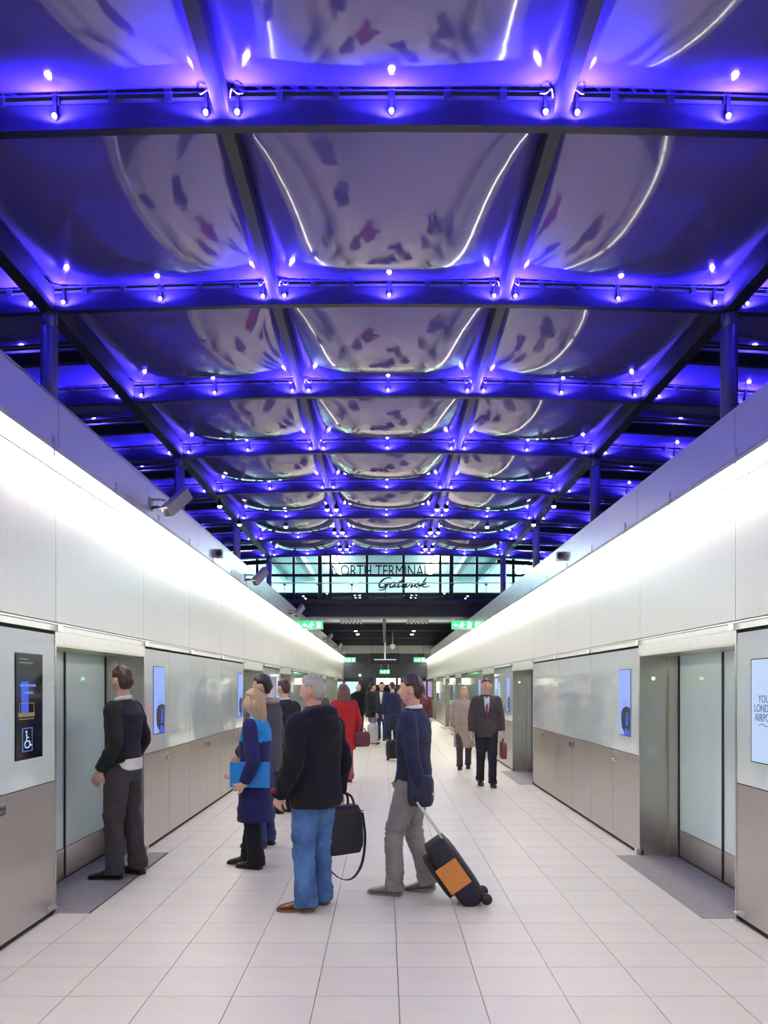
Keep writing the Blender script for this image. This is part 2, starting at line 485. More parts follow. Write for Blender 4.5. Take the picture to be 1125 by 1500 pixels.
def cushion(x0, x1, y0, y1, sag, up, n=18):
    mb = MB(); P = lambda u: max(0., 1 - abs(u) ** 2.1)
    lo, hi = [], []
    for j in range(n + 1):
        for i in range(n + 1):
            u, v = -1 + 2 * i / n, -1 + 2 * j / n
            x, y = x0 + (x1 - x0) * i / n, y0 + (y1 - y0) * j / n
            p = (P(u) * P(v)) ** .85
            mb.v.append((x, y, zr(x) + .13 - sag * p))
    b = len(mb.v)
    for j in range(n + 1):
        for i in range(n + 1):
            u, v = -1 + 2 * i / n, -1 + 2 * j / n
            x, y = x0 + (x1 - x0) * i / n, y0 + (y1 - y0) * j / n
            p = (P(u) * P(v)) ** .85
            mb.v.append((x, y, zr(x) + .136 + up * p))
    N1 = n + 1
    for j in range(n):
        for i in range(n):
            mb.f.append((j * N1 + i, (j + 1) * N1 + i, (j + 1) * N1 + i + 1, j * N1 + i + 1))
            mb.f.append((b + j * N1 + i, b + j * N1 + i + 1, b + (j + 1) * N1 + i + 1, b + (j + 1) * N1 + i))
    per = [i for i in range(n)] + [j * N1 + n for j in range(n)] + [n * N1 + n - i for i in range(n)] + [(n - j) * N1 for j in range(n)]
    for a, c in zip(per, per[1:] + per[:1]): mb.f.append((a, c, b + c, b + a))
    return mb
cc = {}
for k in KS[:-1]:
    y = Y0 + SP * k
    for (x0, x1, nm) in ((RC - XO + .05, RC - XI - .03, 'a'), (RC - XI + .03, RC + XI - .03, 'b'), (RC + XI + .03, RC + XO - .05, 'c')):
        if nm not in cc: cc[nm] = cushion(x0, x1, .04, SP - .04, .21, .35).mesh('foil_cushion')
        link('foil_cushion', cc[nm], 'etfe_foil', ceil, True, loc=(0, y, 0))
    for (x0, x1, nm) in ((-XE, RC - XO - .06, 'd'), (RC + XO + .06, XE, 'e')):
        for h in (0, 1):
            if nm not in cc: cc[nm] = cushion(x0, x1, .05, SP / 2 - .05, .06, .15, 12).mesh('side_cushion')
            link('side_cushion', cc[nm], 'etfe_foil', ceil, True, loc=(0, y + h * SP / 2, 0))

# roof columns, every second frame
nC = 0
for k in (-3, -1, 1, 3, 5, 7):
    y = Y0 + SP * k
    for sx, word, zt in ((-1, 'left', 3.656), (1, 'right', 3.551)):
        x = RC + sx * XO
        if k < 0: lab = 'round steel roof column behind the camera on the %s wall, %s back' % (word, 'farther' if k == -3 else 'nearer')
        else: lab = 'blue-lit round steel roof column on the %s wall, %s from the front' % (word, ORD[(k - 1) // 2])
        c = thing('roof_column', lab, 'column', (x, y, zt), group='roof columns')
        MB().lathe((0, 0, 0), [(.078, 0), (.078, zr(x) - zt - .22)], 24).build('shaft', 'column_paint', c, True)
        t = zr(x) - zt
        MB().lathe((0, 0, 0), [(.055, t - .22), (.055, t - .075)], 16).build('neck', 'column_paint', c, True)
        MB().box(-.1, .1, -.1, .1, -.002, .015).build('base_plate', 'column_paint', c)
        MB().box(-.075, .075, -.006, .006, t - .2, t - .08).build('fin_plate', 'column_paint', c)

# ------------------------------------------------------------------ blue LED spots on the frames
led_b = MB().lathe((0, 0, 0), [(.016, -.03), (.022, 0), (.019, .004)], 12, 'y').mesh('lamp_body')
led_s = MB().lathe((0, 0, 0), [(.015, .004), (.015, .008), (.008, .012)], 12, 'y').mesh('lens')
led_a = MB().box(-.010, .010, 0.0, .02, 0, .13).mesh('bracket')
ll = bpy.data.lights.new('led_light', 'SPOT'); ll.spot_size = math.radians(166); ll.spot_blend = .2; ll.energy = LED_WATT; ll.color = (.075, .045, 1.0); ll.shadow_soft_size = .02
posn = [(-4.4, 'outside the left edge rail, midway'), (-XO - .14, 'just outside the left edge rail'), (-XO + .16, 'just inside the left edge rail'),
        (-2.13, 'midway in the left bay'), (-XI - .1, 'at the left inner rail, outer side'), (-XI + .1, 'at the left inner rail, inner side'),
        (0, 'midway in the middle bay'),
        (XI - .1, 'at the right inner rail, inner side'), (XI + .1, 'at the right inner rail, outer side'), (2.13, 'midway in the right bay'),
        (XO - .16, 'just inside the right edge rail'), (XO + .14, 'just outside the right edge rail'), (4.4, 'outside the right edge rail, midway')]
for k in range(-3, 8):
    y = Y0 + SP * k
    for (dx, w) in posn:
        x = RC + dx
        lab = ('small blue LED spot on the %s roof beam, %s' % (ORD[k], w)) if k >= 0 else 'blue LED out of view, %s beams back, %s' % (('one', 'two', 'three')[-k - 1], w)
        t = thing('led_spot', lab, 'lamp', (x, y - .068, zr(x) - .012), group='blue LED spots along the roof beams')
        link('lamp_body', led_b, 'led_body', t)
        link('lens', led_s, 'led_bulb', t)
        link('bracket', led_a, 'led_body', t)
        lo = bpy.data.objects.new('led_light', ll); COL.objects.link(lo); lo.parent = t; lo.location = (0, -.022, -.03); lo.rotation_euler = (math.pi + .15, 0, 0)

# loops of pale cable where the rails meet the frames
mat('cable_white', (.55, .55, .58), .5)
for k in range(0, 4):
    y = Y0 + SP * k
    for sx in (-1, 1):
        for q in (-1, 1):
            x = RC + sx * XI + q * .05; z = zr(x)
            MB().tube(catmull([(x, y - .05, z + .09), (x + q * .02, y - .10, z + .11), (x + q * .06, y - .13, z + .06), (x + q * .085, y - .09, z + .09), (x + q * .08, y - .06, z + .11)], 4), .005, 6).build('cable_loop', 'cable_white', ceil, True)

# ------------------------------------------------------------------ glazed gallery across the platform and the end of the hall
YG = 23.5
gal = struct('wall_far', 'glazed gallery bridging the platform with dark mullions', 'gallery')
def gx(x): return PX(x, YG)
def gz(y): return PZ(y, YG)
zdk0, zdk1, zt = gz(904), gz(880), gz(811)
box('deck_beam', 'navy_steel', gal, -7, 7, YG - .1, YG + .35, zdk0, zdk1)
box('head_beam', 'navy_steel', gal, -7, 7, YG - .12, YG + .1, zt, zt + .9)
MX = [268.5, 322.5, 376.5, 430.2, 484, 537.6, 591.2, 645, 698.6, 752.2, 806, 860]
for x in MX: box('mullion', 'navy_steel', gal, gx(x) - .035, gx(x) + .035, YG, YG + .10, zdk1, zt)
for x in (469, 661): box('post', 'navy_steel', gal, gx(x) - .055, gx(x) + .055, YG - .08, YG + .1, zdk1, zt)
TZ = [gz(872), gz(842.5), gz(825)]
for i, z in enumerate(TZ):
    h = (.03, .035, .02)[i]
    for a, b in zip(MX[:-1], MX[1:]): box('transom', 'navy_steel', gal, gx(a) + .035, gx(b) - .035, YG + .01, YG + .09, z - h, z + h)
zz = [zdk1] + TZ + [zt]
for a, b in zip(MX[:-1], MX[1:]):
    for z0, z1 in zip(zz[:-1], zz[1:]):
        box('pane', 'clear_glass', gal, gx(a) + .035, gx(b) - .035, YG + .045, YG + .055, z0 + .03, z1 - .03)
for a, b in ((430, 484), (376, 430), (645, 698), (698, 752)):
    box('spandrel', 'navy_steel', gal, gx(a), gx(b), YG + .11, YG + .13, zdk1, TZ[0])
# the bright room behind the glass
ZC = gz(815) + .25; YR = 29.0
room = gal
box('room_floor', 'room_wall', room, -7, 7, YG + .35, YR, zdk1 - .2, zdk1 - .05)
box('room_back', 'room_wall', room, -7, 7, YR, YR + .1, zdk1 - .1, ZC)
box('room_ceiling', 'room_wall', room, -7, 7, YG + .1, YR, ZC, ZC + .1)
for sx in (-1, 1): box('room_end', 'room_wall', room, sx * 7, sx * 7.1, YG, YR, zdk1, ZC)
for x in (383, 434, 690, 738): box('room_beam', 'room_beam', room, gx(x) - .09, gx(x) + .09, YG + .2, YR, ZC - .22, ZC)
box('dado', 'sign_navy', room, -7, 7, YR - .02, YR, zdk1, zdk1 + .1)
for i, x in enumerate((330, 484, 644, 800)):
    t = thing('gallery_light', 'bright tube light on the gallery ceiling, %s from the left' % ORD[i], 'light', (gx(x), YG + .25, ZC), group='gallery tube lights')
    MB().box(-.08, .08, 0, 4.6, -.05, 0).build('housing', 'alu', t)
    MB().box(-.065, .065, .05, 4.55, -.11, -.05).build('tube', 'room_lamp', t)
# lettering on the inside of the glass
sg = thing('station_sign', 'dark sign lettering NORTH TERMINAL Gatwick on the gallery glass', 'sign', (0, YG + .075, 0))
tm = text_mesh('NORTH TERMINAL', 1.0, .01)
tv = np.array([v.co[:] for v in tm.vertices]); wd = tv[:, 0].max() - tv[:, 0].min(); hh = tv[:, 1].max()
sx_ = (gx(629) - gx(486)) / wd; sy_ = (gz(827) - gz(844)) / hh
o = link('lettering', tm, 'sign_navy', sg); o.rotation_euler = (math.pi / 2, 0, 0); o.scale = (sx_, sy_, 1)
o.location = (gx(486) - tv[:, 0].min() * sx_, 0, gz(844))
strokes = [[(1.5, 1.75), (1.1, 2.0), (.5, 1.7), (.15, 1.0), (.3, .2), (.8, 0), (1.25, .35), (1.38, .85), (1.3, -.2), (.9, -.55), (.4, -.4)],
           [(2.4, .9), (2.05, 1.0), (1.75, .6), (1.85, .1), (2.2, .1), (2.45, .7), (2.47, .95), (2.42, .3), (2.6, .05), (2.9, .4)],
           [(3.15, 1.7), (2.95, .4), (3.1, .05), (3.4, .35)], [(2.75, 1.08), (3.5, 1.12)],
           [(3.5, .9), (3.55, .2), (3.75, .05), (4.0, .4), (4.05, .9), (4.05, .2), (4.3, .05), (4.55, .5), (4.55, .95)],
           [(4.95, .9), (4.9, .25), (5.05, .05), (5.3, .4)], [(5.0, 1.35), (5.06, 1.45)],
           [(5.95, .8), (5.7, 1.0), (5.4, .6), (5.5, .1), (5.85, .1), (6.15, .4)],
           [(6.5, 1.95), (6.35, .9), (6.25, 0)], [(6.3, .4), (6.7, .95), (6.85, .8), (6.45, .5), (6.8, .08), (7.6, .25)]]
u = (gx(634) - gx(552)) / 8.1
sm = MB()
for st in strokes:
    pts = [(gx(552) + (p.x + .35 * p.y) * u, 0, gz(860) + p.y * u * .72) for p in catmull([(a, b, 0) for a, b in st], 5)]
    n = len(pts)
    sm.tube(pts, [(.012 + .016 * math.sin(math.pi * (i + .5) / n), .006) for i in range(n)], 6, ref=(0, 1, 0))
sm.build('script_lettering', 'sign_navy', sg)
# glass balustrade in front
bl = thing('balustrade', 'glass balustrade with thin handrail along the gallery edge', 'railing', (0, YG - .35, zdk1))
box('edge_shelf', 'navy_steel', gal, -7, 7, YG - .4, YG - .1, zdk1 - .12, zdk1)
bh = PZ(854, YG - .35) - zdk1
k = 0
for i in range(-7, 8):
    x = i * .965 + .03
    MB().tube([(x, 0, 0), (x, 0, bh)], .010, 8).build('post', 'navy_steel', bl)
    MB().box(x - .04, x + .04, -.02, .02, bh - .07, bh - .03).build('clamp', 'navy_steel', bl)
    if i < 7: MB().box(x + .02, x + .945, -.006, .006, .03, bh - .02).build('glass_sheet', 'rail_glass', bl)
MB().box(-6.8, 6.8, -.015, .015, bh - .012, bh + .012).build('handrail', 'alu', bl)

# low ceiling under and beyond the gallery
lowc = struct('ceiling_low', 'dark low ceiling with beams beyond the gallery', 'ceiling')
ZL = 4.25
box('slab', 'charcoal', lowc, -3.4, 3.5, YG + .35, YE, ZL, ZL + .2)
box('center_beam', 'navy_steel', lowc, -.06, .06, YG + .35, 40.5, 3.85, ZL)
for y, z in ((26.2, 3.95), (29.5, 3.98), (33.0, 3.95), (37.5, 3.9), (41.0, 3.75)):
    box('cross_beam', 'navy_steel', lowc, -3.4, 3.5, y, y + .18, z, ZL)
for y in (24.6,):
    for sx in (-1, 1): box('light_bulkhead', 'ceil_panel', lowc, sx * .1, sx * 2.1, y, y + .08, 3.72, 3.83)
for i in range(5):
    box('bulkhead_panel', 'ceil_panel', lowc, -3.3 + i * 1.33, -3.3 + i * 1.33 + 1.31, 41.3, 41.36, 3.35, 4.2)
for sx in (-1, 1):
    for i in range(6):
        x = sx * 1.15 + (i - 2.5) * .13
        box('grille_slat', 'ceil_panel', lowc, x - .03, x + .03, 27.2, 28.6, 3.88, 3.93)
n = 0
for sx, word in ((-1, 'left'), (1, 'right')):
    for i, y in enumerate((33.4, 35.6, 38.0)):
        t = thing('downlight', 'bright round downlight in the dark low ceiling, %s of the %s row' % (ORD[i], word), 'light', (sx * 1.2 + .02, y, 3.98), group='downlights beyond the gallery')
        MB().lathe((0, 0, 0), [(.09, .27), (.09, .02), (.075, 0)], 14).build('can', 'black_plastic', t)
        MB().lathe((0, 0, 0), [(.072, -.005), (.05, -.03), (.02, -.04)], 14).build('bulb', 'down_bulb', t)
        l = bpy.data.lights.new('down_light', 'SPOT'); l.energy = 160; l.color = (1, .94, .85); l.spot_size = 1.5; l.shadow_soft_size = .06
        lo = bpy.data.objects.new('down_light', l); COL.objects.link(lo); lo.parent = t; lo.location = (0, 0, -.06)

# end wall with glazed doors and the concourse behind
endw = struct('wall_end', 'dark blue-grey end wall above glazed doors', 'wall')
box('upper', 'end_blue', endw, -3.4, 3.5, YE, YE + .15, 2.15, 4.3)
dx = [-2.45, -1.45, -.55, .75, 1.65, 2.55]
for x in dx: box('post', 'end_blue', endw, x - .07, x + .07, YE, YE + .15, 0, 2.15)
for a, b in zip(dx[:-1], dx[1:]):
    box('pane', 'clear_glass', endw, a + .07, b - .07, YE + .06, YE + .08, .05, 2.12)
    box('sill', 'end_blue', endw, a + .07, b - .07, YE + .02, YE + .12, 0, .06)
for i, x in enumerate((-1.45, 1.65)):
    t = thing('wall_lamp', 'small bright lamp above the far end doors, %s side' % ('left' if i == 0 else 'right'), 'lamp', (x, YE - .02, 2.32))
    MB().box(-.06, .06, -.03, .02, -.05, .06).build('housing', 'alu', t)
    MB().box(-.045, .045, -.05, -.03, -.04, .04).build('lens', 'down_bulb', t)
lob = struct('wall_concourse', 'back wall of the concourse beyond the end doors', 'wall')
box('back', 'end_blue', lob, -3.4, 3.5, 53.5, 53.6, 0, 4.3)
box('top', 'charcoal', lob, -3.4, 3.5, YE + .15, 53.6, 3.0, 3.1)
for sx in (-3.4, 3.45): box('side', 'end_blue', lob, sx, sx + .05, YE + .15, 53.6, 0, 3.1)
for nm, lab, m, x0, x1, z0, z1 in (('shop_sign', 'warm lit shop sign beyond the end doors', 'shop_warm', -.65, 1.1, 1.75, 2.25),
                                   ('shop_window', 'cool lit shop window beyond the leftmost end door', 'shop_cool', -2.6, -1.7, .9, 2.0),
                                   ('lit_poster', 'pinkish lit panel beyond the rightmost end door', 'shop_pink', 1.9, 2.9, .9, 2.0),
                                   ('lit_notice', 'pale lit notice beyond the end doors, right of the shop sign', 'shop_warm', 1.2, 1.7, 1.2, 2.0)):
    t = thing(nm, lab, 'sign', (0, 53.4, 0))
    MB().box(x0, x1, 0, .1, z0, z1).build('case', 'black_plastic', t)
    MB().box(x0 + .03, x1 - .03, -.02, .0, z0 + .03, z1 - .03).build('lit_face', m, t)

# platform behind the camera
backw = struct('wall_back', 'pale wall closing the platform behind the camera', 'wall')
box('panel', 'satin_panel', backw, -3.4, 3.5, YB - .1, YB, 0, 3.6)

# ------------------------------------------------------------------ strip lights under the fascia
def strips(s, Wd, zl, y0, pitch, word):
    xc = s * (Wd - .115); Lg = pitch - .02
    lens = MB().poly([(s * .07, 0, -.035), (-s * .065, 0, -.035), (-s * .067, 0, .0), (s * .07, 0, .0)], (0, Lg, 0)).mesh('lens')
    hous = MB().box(-.065, .075, 0, Lg, .0, .034).mesh('housing')
    brk = MB().box(-s * .072, -s * .062, -.012, .012, -.035, .10).mesh('bracket')
    endp = MB().box(-.068, .07, -.014, -.001, -.037, .034).mesh('end_plate')
    i = 0; y = y0; nb = 0
    while y < YE - .3:
        Lc = Lg
        inview = y > 3.6
        lab = ('lit white strip light under the %s fascia, %s from the front' % (word, ORD[i])) if inview else 'lit white strip light under the %s fascia, %s one behind the view' % (word, ORD[nb])
        t = thing('strip_light', lab, 'light', (xc, y, zl + .012), group='strip lights under the %s fascia' % word)
        sc = 1.0 if y + pitch < YE else (YE - y) / pitch
        for nm, me, m in (('lens', lens, 'strip'), ('housing', hous, 'housing'), ('bracket', brk, 'alu'), ('end_plate', endp, 'alu')):
            q = link(nm, me, m, t)
            if nm in ('lens', 'housing'): q.scale.y = sc
        i, nb = (i + 1, nb) if inview else (i, nb + 1)
        y += pitch
strips(-1, -XL, 3.27, 5.474 - 1.275 * 10, 1.275, 'left')
strips(1, XR, 3.165, 5.396 - 1.25 * 10, 1.25, 'right')

# ------------------------------------------------------------------ display screens in the glass panels
def screen(s, Wd, y0, y1, z0, z1, label, style):
    # local frame: u runs with the reading direction, v up, on the wall face
    t = thing('display_screen', label, 'screen', (s * (Wd - .001), 0, 0), group='display screens in the platform walls')
    u0, du = (y1, -1) if s > 0 else (y0, 1)
    w, h = y1 - y0, z1 - z0
    def P(u, v, d): return (-s * d, u0 + du * u * w, z0 + v * h)
    def quad(nm, m, ua, ub, va, vb, d0, d1, par=None):
        a, b = P(ua, va, d0), P(ub, vb, d1)
        return box(nm, m, par or t, a[0], b[0], a[1], b[1], a[2], b[2])
    def shape(nm, m, pts, d, par=None): return MB().poly([P(u, v, d) for u, v in pts], (-s * .001, 0, 0)).build(nm, m, par or t)
    def line(nm, m, pts, r, d, par=None): return MB().tube([P(u, v, d) for u, v in pts], r, 6).build(nm, m, par or t)
    fr = quad('bezel', 'screen_black', -.02, 1.02, -.01, 1.01, 0, .003)
    if style == 'dark':
        sc = quad('display', 'screen_black', .0, 1, 0, 1, .003, .006)
        for v, a, b in ((.955, .12, .42), (.92, .12, .62)): quad('green_caption', 'scr_green', a, b, v - .008, v + .006, .006, .007)
        quad('blue_column', 'scr_blue', .18, .45, .44, .74, .006, .007)
        for v, a, b in ((.70, .12, .72), (.63, .25, .62)): quad('blue_caption', 'scr_line', a, b, v - .01, v + .012, .007, .008)
        quad('tan_bar', 'scr_tan', .08, .68, .40, .44, .006, .007)
        quad('tan_bar', 'scr_tan', .10, .66, .375, .385, .006, .007)
        line('tan_outline', 'scr_tan', [P and (.10, .44), (.12, .53), (.64, .53), (.66, .44)], .0025, .008)
        line('icon_border', 'scr_line', [(.22, .07), (.22, .29), (.58, .29), (.58, .07), (.22, .07)], .003, .008)
        line('wheel', 'scr_white', [(.40 + .095 * math.cos(a), .135 + .035 * math.sin(a)) for a in [2.0 + i * .42 for i in range(11)]], .004, .008)
        line('figure', 'scr_white', [(.37, .235), (.38, .165), (.47, .165), (.52, .12), (.56, .125)], .0045, .008)
        line('figure', 'scr_white', [(.375, .20), (.45, .20)], .004, .008)
        shape('head', 'scr_white', [(.365 + .03 * math.cos(a), .255 + .014 * math.sin(a)) for a in [i * .785 for i in range(8)]], .007)
    elif style == 'slogan':
        quad('display', 'scr_white', .02, 1, 0, 1, .003, .006)
        for i, (txt, sz) in enumerate((('YOUR', .075), ('LONDON', .075), ('AIRPORT', .075))):
            o = link('lettering', text_mesh(txt, sz, .0008, 'CENTER'), 'scr_text', t)
            o.rotation_euler = (math.pi / 2, 0, -s * math.pi / 2 if s > 0 else math.pi / 2)
            p = P(.52, .58 - i * .09, .007); o.location = p
        pts = catmull([(.30, .36, 0), (.42, .375, 0), (.56, .355, 0), (.74, .37, 0)], 5)
        line('swash', 'scr_blue', [(p.x, p.y) for p in pts], .003, .008)
    else:
        quad('display', 'scr_pale', 0, 1, 0, 1, .003, .006)
        shape('dark_figure', 'sign_navy', [(.28, .12), (.22, .25), (.25, .36), (.42, .42), (.7, .44), (1.0, .42), (1.0, .0), (.72, .0), (.5, .04)], .006)
        shape('blue_patch', 'scr_blue', [(.62, .16), (.72, .36), (.86, .34), (.84, .14)], .0072)
        shape('blue_patch', 'scr_blue', [(.45, .0), (.6, .12), (.95, .08), (1.0, 0)], .0072)
        for i in range(4): quad('caption', 'scr_text', .35, .8, .52 - i * .025, .525 - i * .025, .006, .0068)
    return t
screen(-1, -XL, 5.30, 5.71, 1.19, 1.895, 'dark screen with a blue wheelchair symbol beside the first left door', 'dark')
screen(-1, -XL, 8.47, 8.88, 1.175, 1.885, 'pale blue advertising screen just past the first left door', 'ad')
screen(1, XR, 5.15, 5.56, 1.165, 1.86, 'pale screen with slogan text nearest the camera on the right wall', 'slogan')
screen(1, XR, 8.29, 8.69, 1.165, 1.85, 'pale blue advertising screen just past the first right door', 'ad')
for i, (d, e) in enumerate(((13.35, 'before'), (16.25, 'past'))):
    screen(-1, -XL, d, d + .4, 1.175, 1.885, 'pale blue advertising screen just %s the second left door' % e, 'ad')
screen(1, XR, 16.25, 16.65, 1.165, 1.85, 'pale blue advertising screen just past the second right door', 'ad')
screen(1, XR, 18.0, 18.4, 1.165, 1.85, 'pale slogan screen just before the third right door', 'slogan')
screen(-1, -XL, 18.1, 18.5, 1.175, 1.885, 'pale slogan screen just before the third left door', 'slogan')
screen(1, XR, 21.2, 21.6, 1.165, 1.85, 'pale blue advertising screen just past the third right door', 'ad')
screen(1, XR, 29.1, 29.5, 1.165, 1.85, 'pale blue advertising screen just past the fourth right door', 'ad')
screen(1, XR, 36.4, 37.1, 1.1, 1.9, 'wide pale screen between the far right doors', 'slogan')

# ------------------------------------------------------------------ exit signs
def exit_sign(x0, x1, y, z0, z1, lab, hang=None):
    t = thing('exit_sign', lab, 'sign', ((x0 + x1) / 2, y, (z0 + z1) / 2), group='green exit signs')
    w, h = (x1 - x0) / 2, (z1 - z0) / 2
    MB().box(-w, w, -.03, .03, -h, h).build('case', 'alu', t)
    MB().box(-w * .95, w * .95, -.036, -.03, -h * .86, h * .86).build('lit_face', 'exit_green', t)
    m = MB()                                                    # running figure
    def P(u, v): return (u * h, -.04, v * h)
    m.tube([P(-.1, .2), P(-.3, -.15), P(.05, -.35), P(-.1, -.7)], .11 * h, 6)
    m.tube([P(-.3, -.15), P(-.55, -.4), P(-.95, -.4)], .10 * h, 6)
    m.tube([P(-.5, .0), P(-.4, .25), P(0, .2), P(.25, 0), P(.5, .12)], .09 * h, 6)
    m.lathe((0, -.036, .5 * h), [(.17 * h, 0), (.12 * h, .006)], 10, 'y')
    m.build('running_figure', 'exit_white', t)
    MB().box(w * .45, w * .78, -.041, -.036, -h * .6, h * .6).build('doorway', 'exit_white', t)
    MB().poly([(-w * .82, -.037, 0), (-w * .62, -.037, h * .42), (-w * .62, -.037, h * .13), (-w * .42, -.037, h * .13), (-w * .42, -.037, -h * .13), (-w * .62, -.037, -h * .13), (-w * .62, -.037, -h * .42)], (0, -.004, 0)).build('arrow', 'exit_white', t)
    if hang is not None:
        for sx in (-.7, .7): MB().tube([(sx * w, 0, h), (sx * w, 0, hang - (z0 + z1) / 2)], .008, 6).build('hanger', 'alu', t)
    return t
exit_sign(-2.24, -1.64, 21.6, PZ(922, 21.6), PZ(909, 21.6), 'green exit sign on the left fascia below the gallery')
exit_sign(1.76, 2.350, 21.2, PZ(922, 21.2), PZ(909, 21.2), 'green exit sign on the right fascia below the gallery')
exit_sign(PX(504, 42), PX(521, 42), 42, PZ(970, 42), PZ(963, 42), 'small green exit sign far along the left wall')
exit_sign(PX(606, 42), PX(623, 42), 42, PZ(970, 42), PZ(963, 42), 'small green exit sign far along the right wall')
for x0, x1, o in ((-2.43, PX(504, 42), bpy.data.objects['exit_sign.002']), (PX(623, 42), 2.537, bpy.data.objects['exit_sign.003'])):
    MB().box(x0 - o.location.x, x1 - o.location.x, -.015, .015, -.03, .03).build('wall_arm', 'alu', o)
exit_sign(PX(556, 46), PX(571, 46), 46, PZ(987, 46), PZ(981, 46), 'small green exit sign hanging before the end doors', 4.25)

# hanging display and camera pole under the low ceiling
t = thing('hanging_display', 'dark hanging information display under the low ceiling', 'display', (PX(564, 40), 40, 0))
MB().box(-.72, .72, 0, .12, PZ(973, 40), PZ(957, 40)).build('case', 'black_plastic', t)
MB().box(-.55, .55, -.02, 0, PZ(967, 40), PZ(965.5, 40)).build('white_bar', 'scr_white', t)
MB().tube([(0, -.04, PZ(966, 40)), (0, -.04, 4.25)], .045, 10).build('pole', 'alu', t)
t = thing('dome_camera', 'white dome camera on a thin pole under the low ceiling', 'camera', (PX(575, 36), 36, PZ(948, 36)))
MB().tube([(0, 0, .12), (0, 0, 4.25 - PZ(948, 36))], .018, 8).build('pole', 'alu', t)
MB().lathe((0, 0, 0), [(.03, -.08), (.09, -.03), (.11, .03), (.10, .12), (.03, .14)], 14).build('dome', 'room_wall', t, True)

# ------------------------------------------------------------------ security cameras
def cctv(y, lab, yaw=.5):
    xf = XL + .18
    t = thing('security_camera', lab, 'camera', (xf, y, 3.42), group='box cameras on the left fascia')
    MB().box(-.002, .01, -.05, .05, -.05, .07).build('mount_plate', 'cam_grey', t)
    MB().tube(catmull([(0, 0, .05), (.07, 0, .055), (.14, .02, .05)], 4), .012, 8).build('arm', 'cam_grey', t)
    MB().tube(catmull([(0, 0, -.03), (.06, -.01, -.02), (.11, .0, -.03), (.16, .03, .0)], 4), .016, 8).build('cable', 'black_plastic', t)
    d = Vector((.42, .62, .66)).normalized(); sd = d.cross(Vector((0, 0, 1))).normalized(); up = sd.cross(d)
    c = Vector((.24, .06, .03))
    b = MB().obox(c, d * .17, sd * .05, up * .05).build('housing', 'cam_grey', t)
    MB().obox(c + up * .058 + d * .01, d * .19, sd * .058, up * .006).build('sun_shield', 'cam_grey', t)
    MB().obox(c - d * .172, d * .004, sd * .04, up * .04).build('window', 'cam_dark', t)
    MB().obox(c + d * .172, d * .006, sd * .043, up * .043).build('end_cap', 'cam_dark', t)
for i, y in enumerate((7.75, 13.0, 19.0, 29.5, 36.0, 41.5)):
    cctv(y, 'grey box security camera on the left fascia, %s from the front' % ORD[i])
for s, Wd, y, z, lab in ((-1, -XL, 10.75, 3.44, 'small grey dome camera on the left fascia between box cameras'),
                         (1, XR, 10.6, 3.38, 'small grey dome camera alone on the right fascia')):
    t = thing('fascia_camera', lab, 'camera', (s * (Wd - .18), y, z))
    MB().box(0, -s * .09, -.05, .05, -.05, .06).build('housing', 'cam_grey', t)
    MB().lathe((-s * .055, -.05, 0), [(.042, 0), (.036, .02), (.015, .04)], 14, 'y').build('dome', 'cam_dark', t, True)

# ------------------------------------------------------------------ warm white roof spots
def roof_spot(x, y, z, lab):
    t = thing('roof_spotlight', lab, 'lamp', (x, y, z), group='white spotlights under the roof')
    MB().tube([(0, 0, 0), (0, 0, .10)], .012, 8).build('stem', 'led_body', t)
    MB().lathe((0, 0, 0), [(.03, .03), (.045, 0), (.045, -.07)], 12).build('can', 'led_body', t)
    MB().lathe((0, 0, 0), [(.04, -.07), (.036, -.085), (.015, -.10)], 12).build('bulb', 'spot_bulb', t)
    l = bpy.data.lights.new('spot_light', 'SPOT'); l.energy = 25; l.color = (1, .9, .75); l.spot_size = 1.2; l.shadow_soft_size = .04
    lo = bpy.data.objects.new('spot_light', l); COL.objects.link(lo); lo.parent = t; lo.location = (0, 0, -.12)
for sx, word in ((-1, 'left'), (1, 'right')):
    x = RC + sx * XO; roof_spot(x - sx * .1, 14.9, zr(x) - .18, 'white spotlight under the %s edge rail beside the roof columns' % word)
    roof_spot(x - sx * .16, 16.6, zr(x) - .18, 'white spotlight under the %s edge rail by the third column' % word)
    for j, y in enumerate((15.75, 18.1, 20.3)):
        for q, side in ((-.09, 'near'), (.09, 'far')):
            xx = RC + sx * XI
            roof_spot(xx + sx * q, y, zr(xx) - .12, 'white spotlight on the %s inner roof rail, %s pair, %s side' % (word, ORD[j], 'inner' if q < 0 else 'outer'))
    roof_spot(RC + sx * 2.13, 17.05, zr(2.13) - .18, 'white spotlight under the sixth beam in the %s bay' % word)

# ------------------------------------------------------------------ people
mat('skin', (.62, .36, .27), .5, var=.05, scale=20)
mat('skin_pale', (.70, .44, .35), .5, var=.05, scale=20)
mat('lip', (.50, .20, .18), .45)
mat('eye_white', (.75, .73, .70), .25)
mat('iris', (.03, .025, .02), .2)
mat('hair_dark', (.018, .012, .009), .45, var=.4, scale=25, stretch=(6, 6, 1), bump=.5, bscale=40)
mat('hair_brown', (.055, .026, .013), .45, var=.4, scale=25, stretch=(6, 6, 1), bump=.5, bscale=40)
mat('hair_curly', (.13, .062, .028), .5, var=.5, scale=30, stretch=(3, 3, 1), bump=.8, bscale=50)
mat('hair_blond', (.46, .33, .17), .45, var=.35, scale=25, stretch=(7, 7, .8), bump=.5, bscale=40)
mat('hair_grey', (.42, .40, .38), .55, var=.35, scale=40, stretch=(3, 3, 1), bump=.6, bscale=60)
def cloth(n, c, var=.12, r=.85, b=.25, sc=7): mat(n, c, r, var=var, scale=sc, bump=b * .4, bscale=300, sheen=.04, spec=.25)
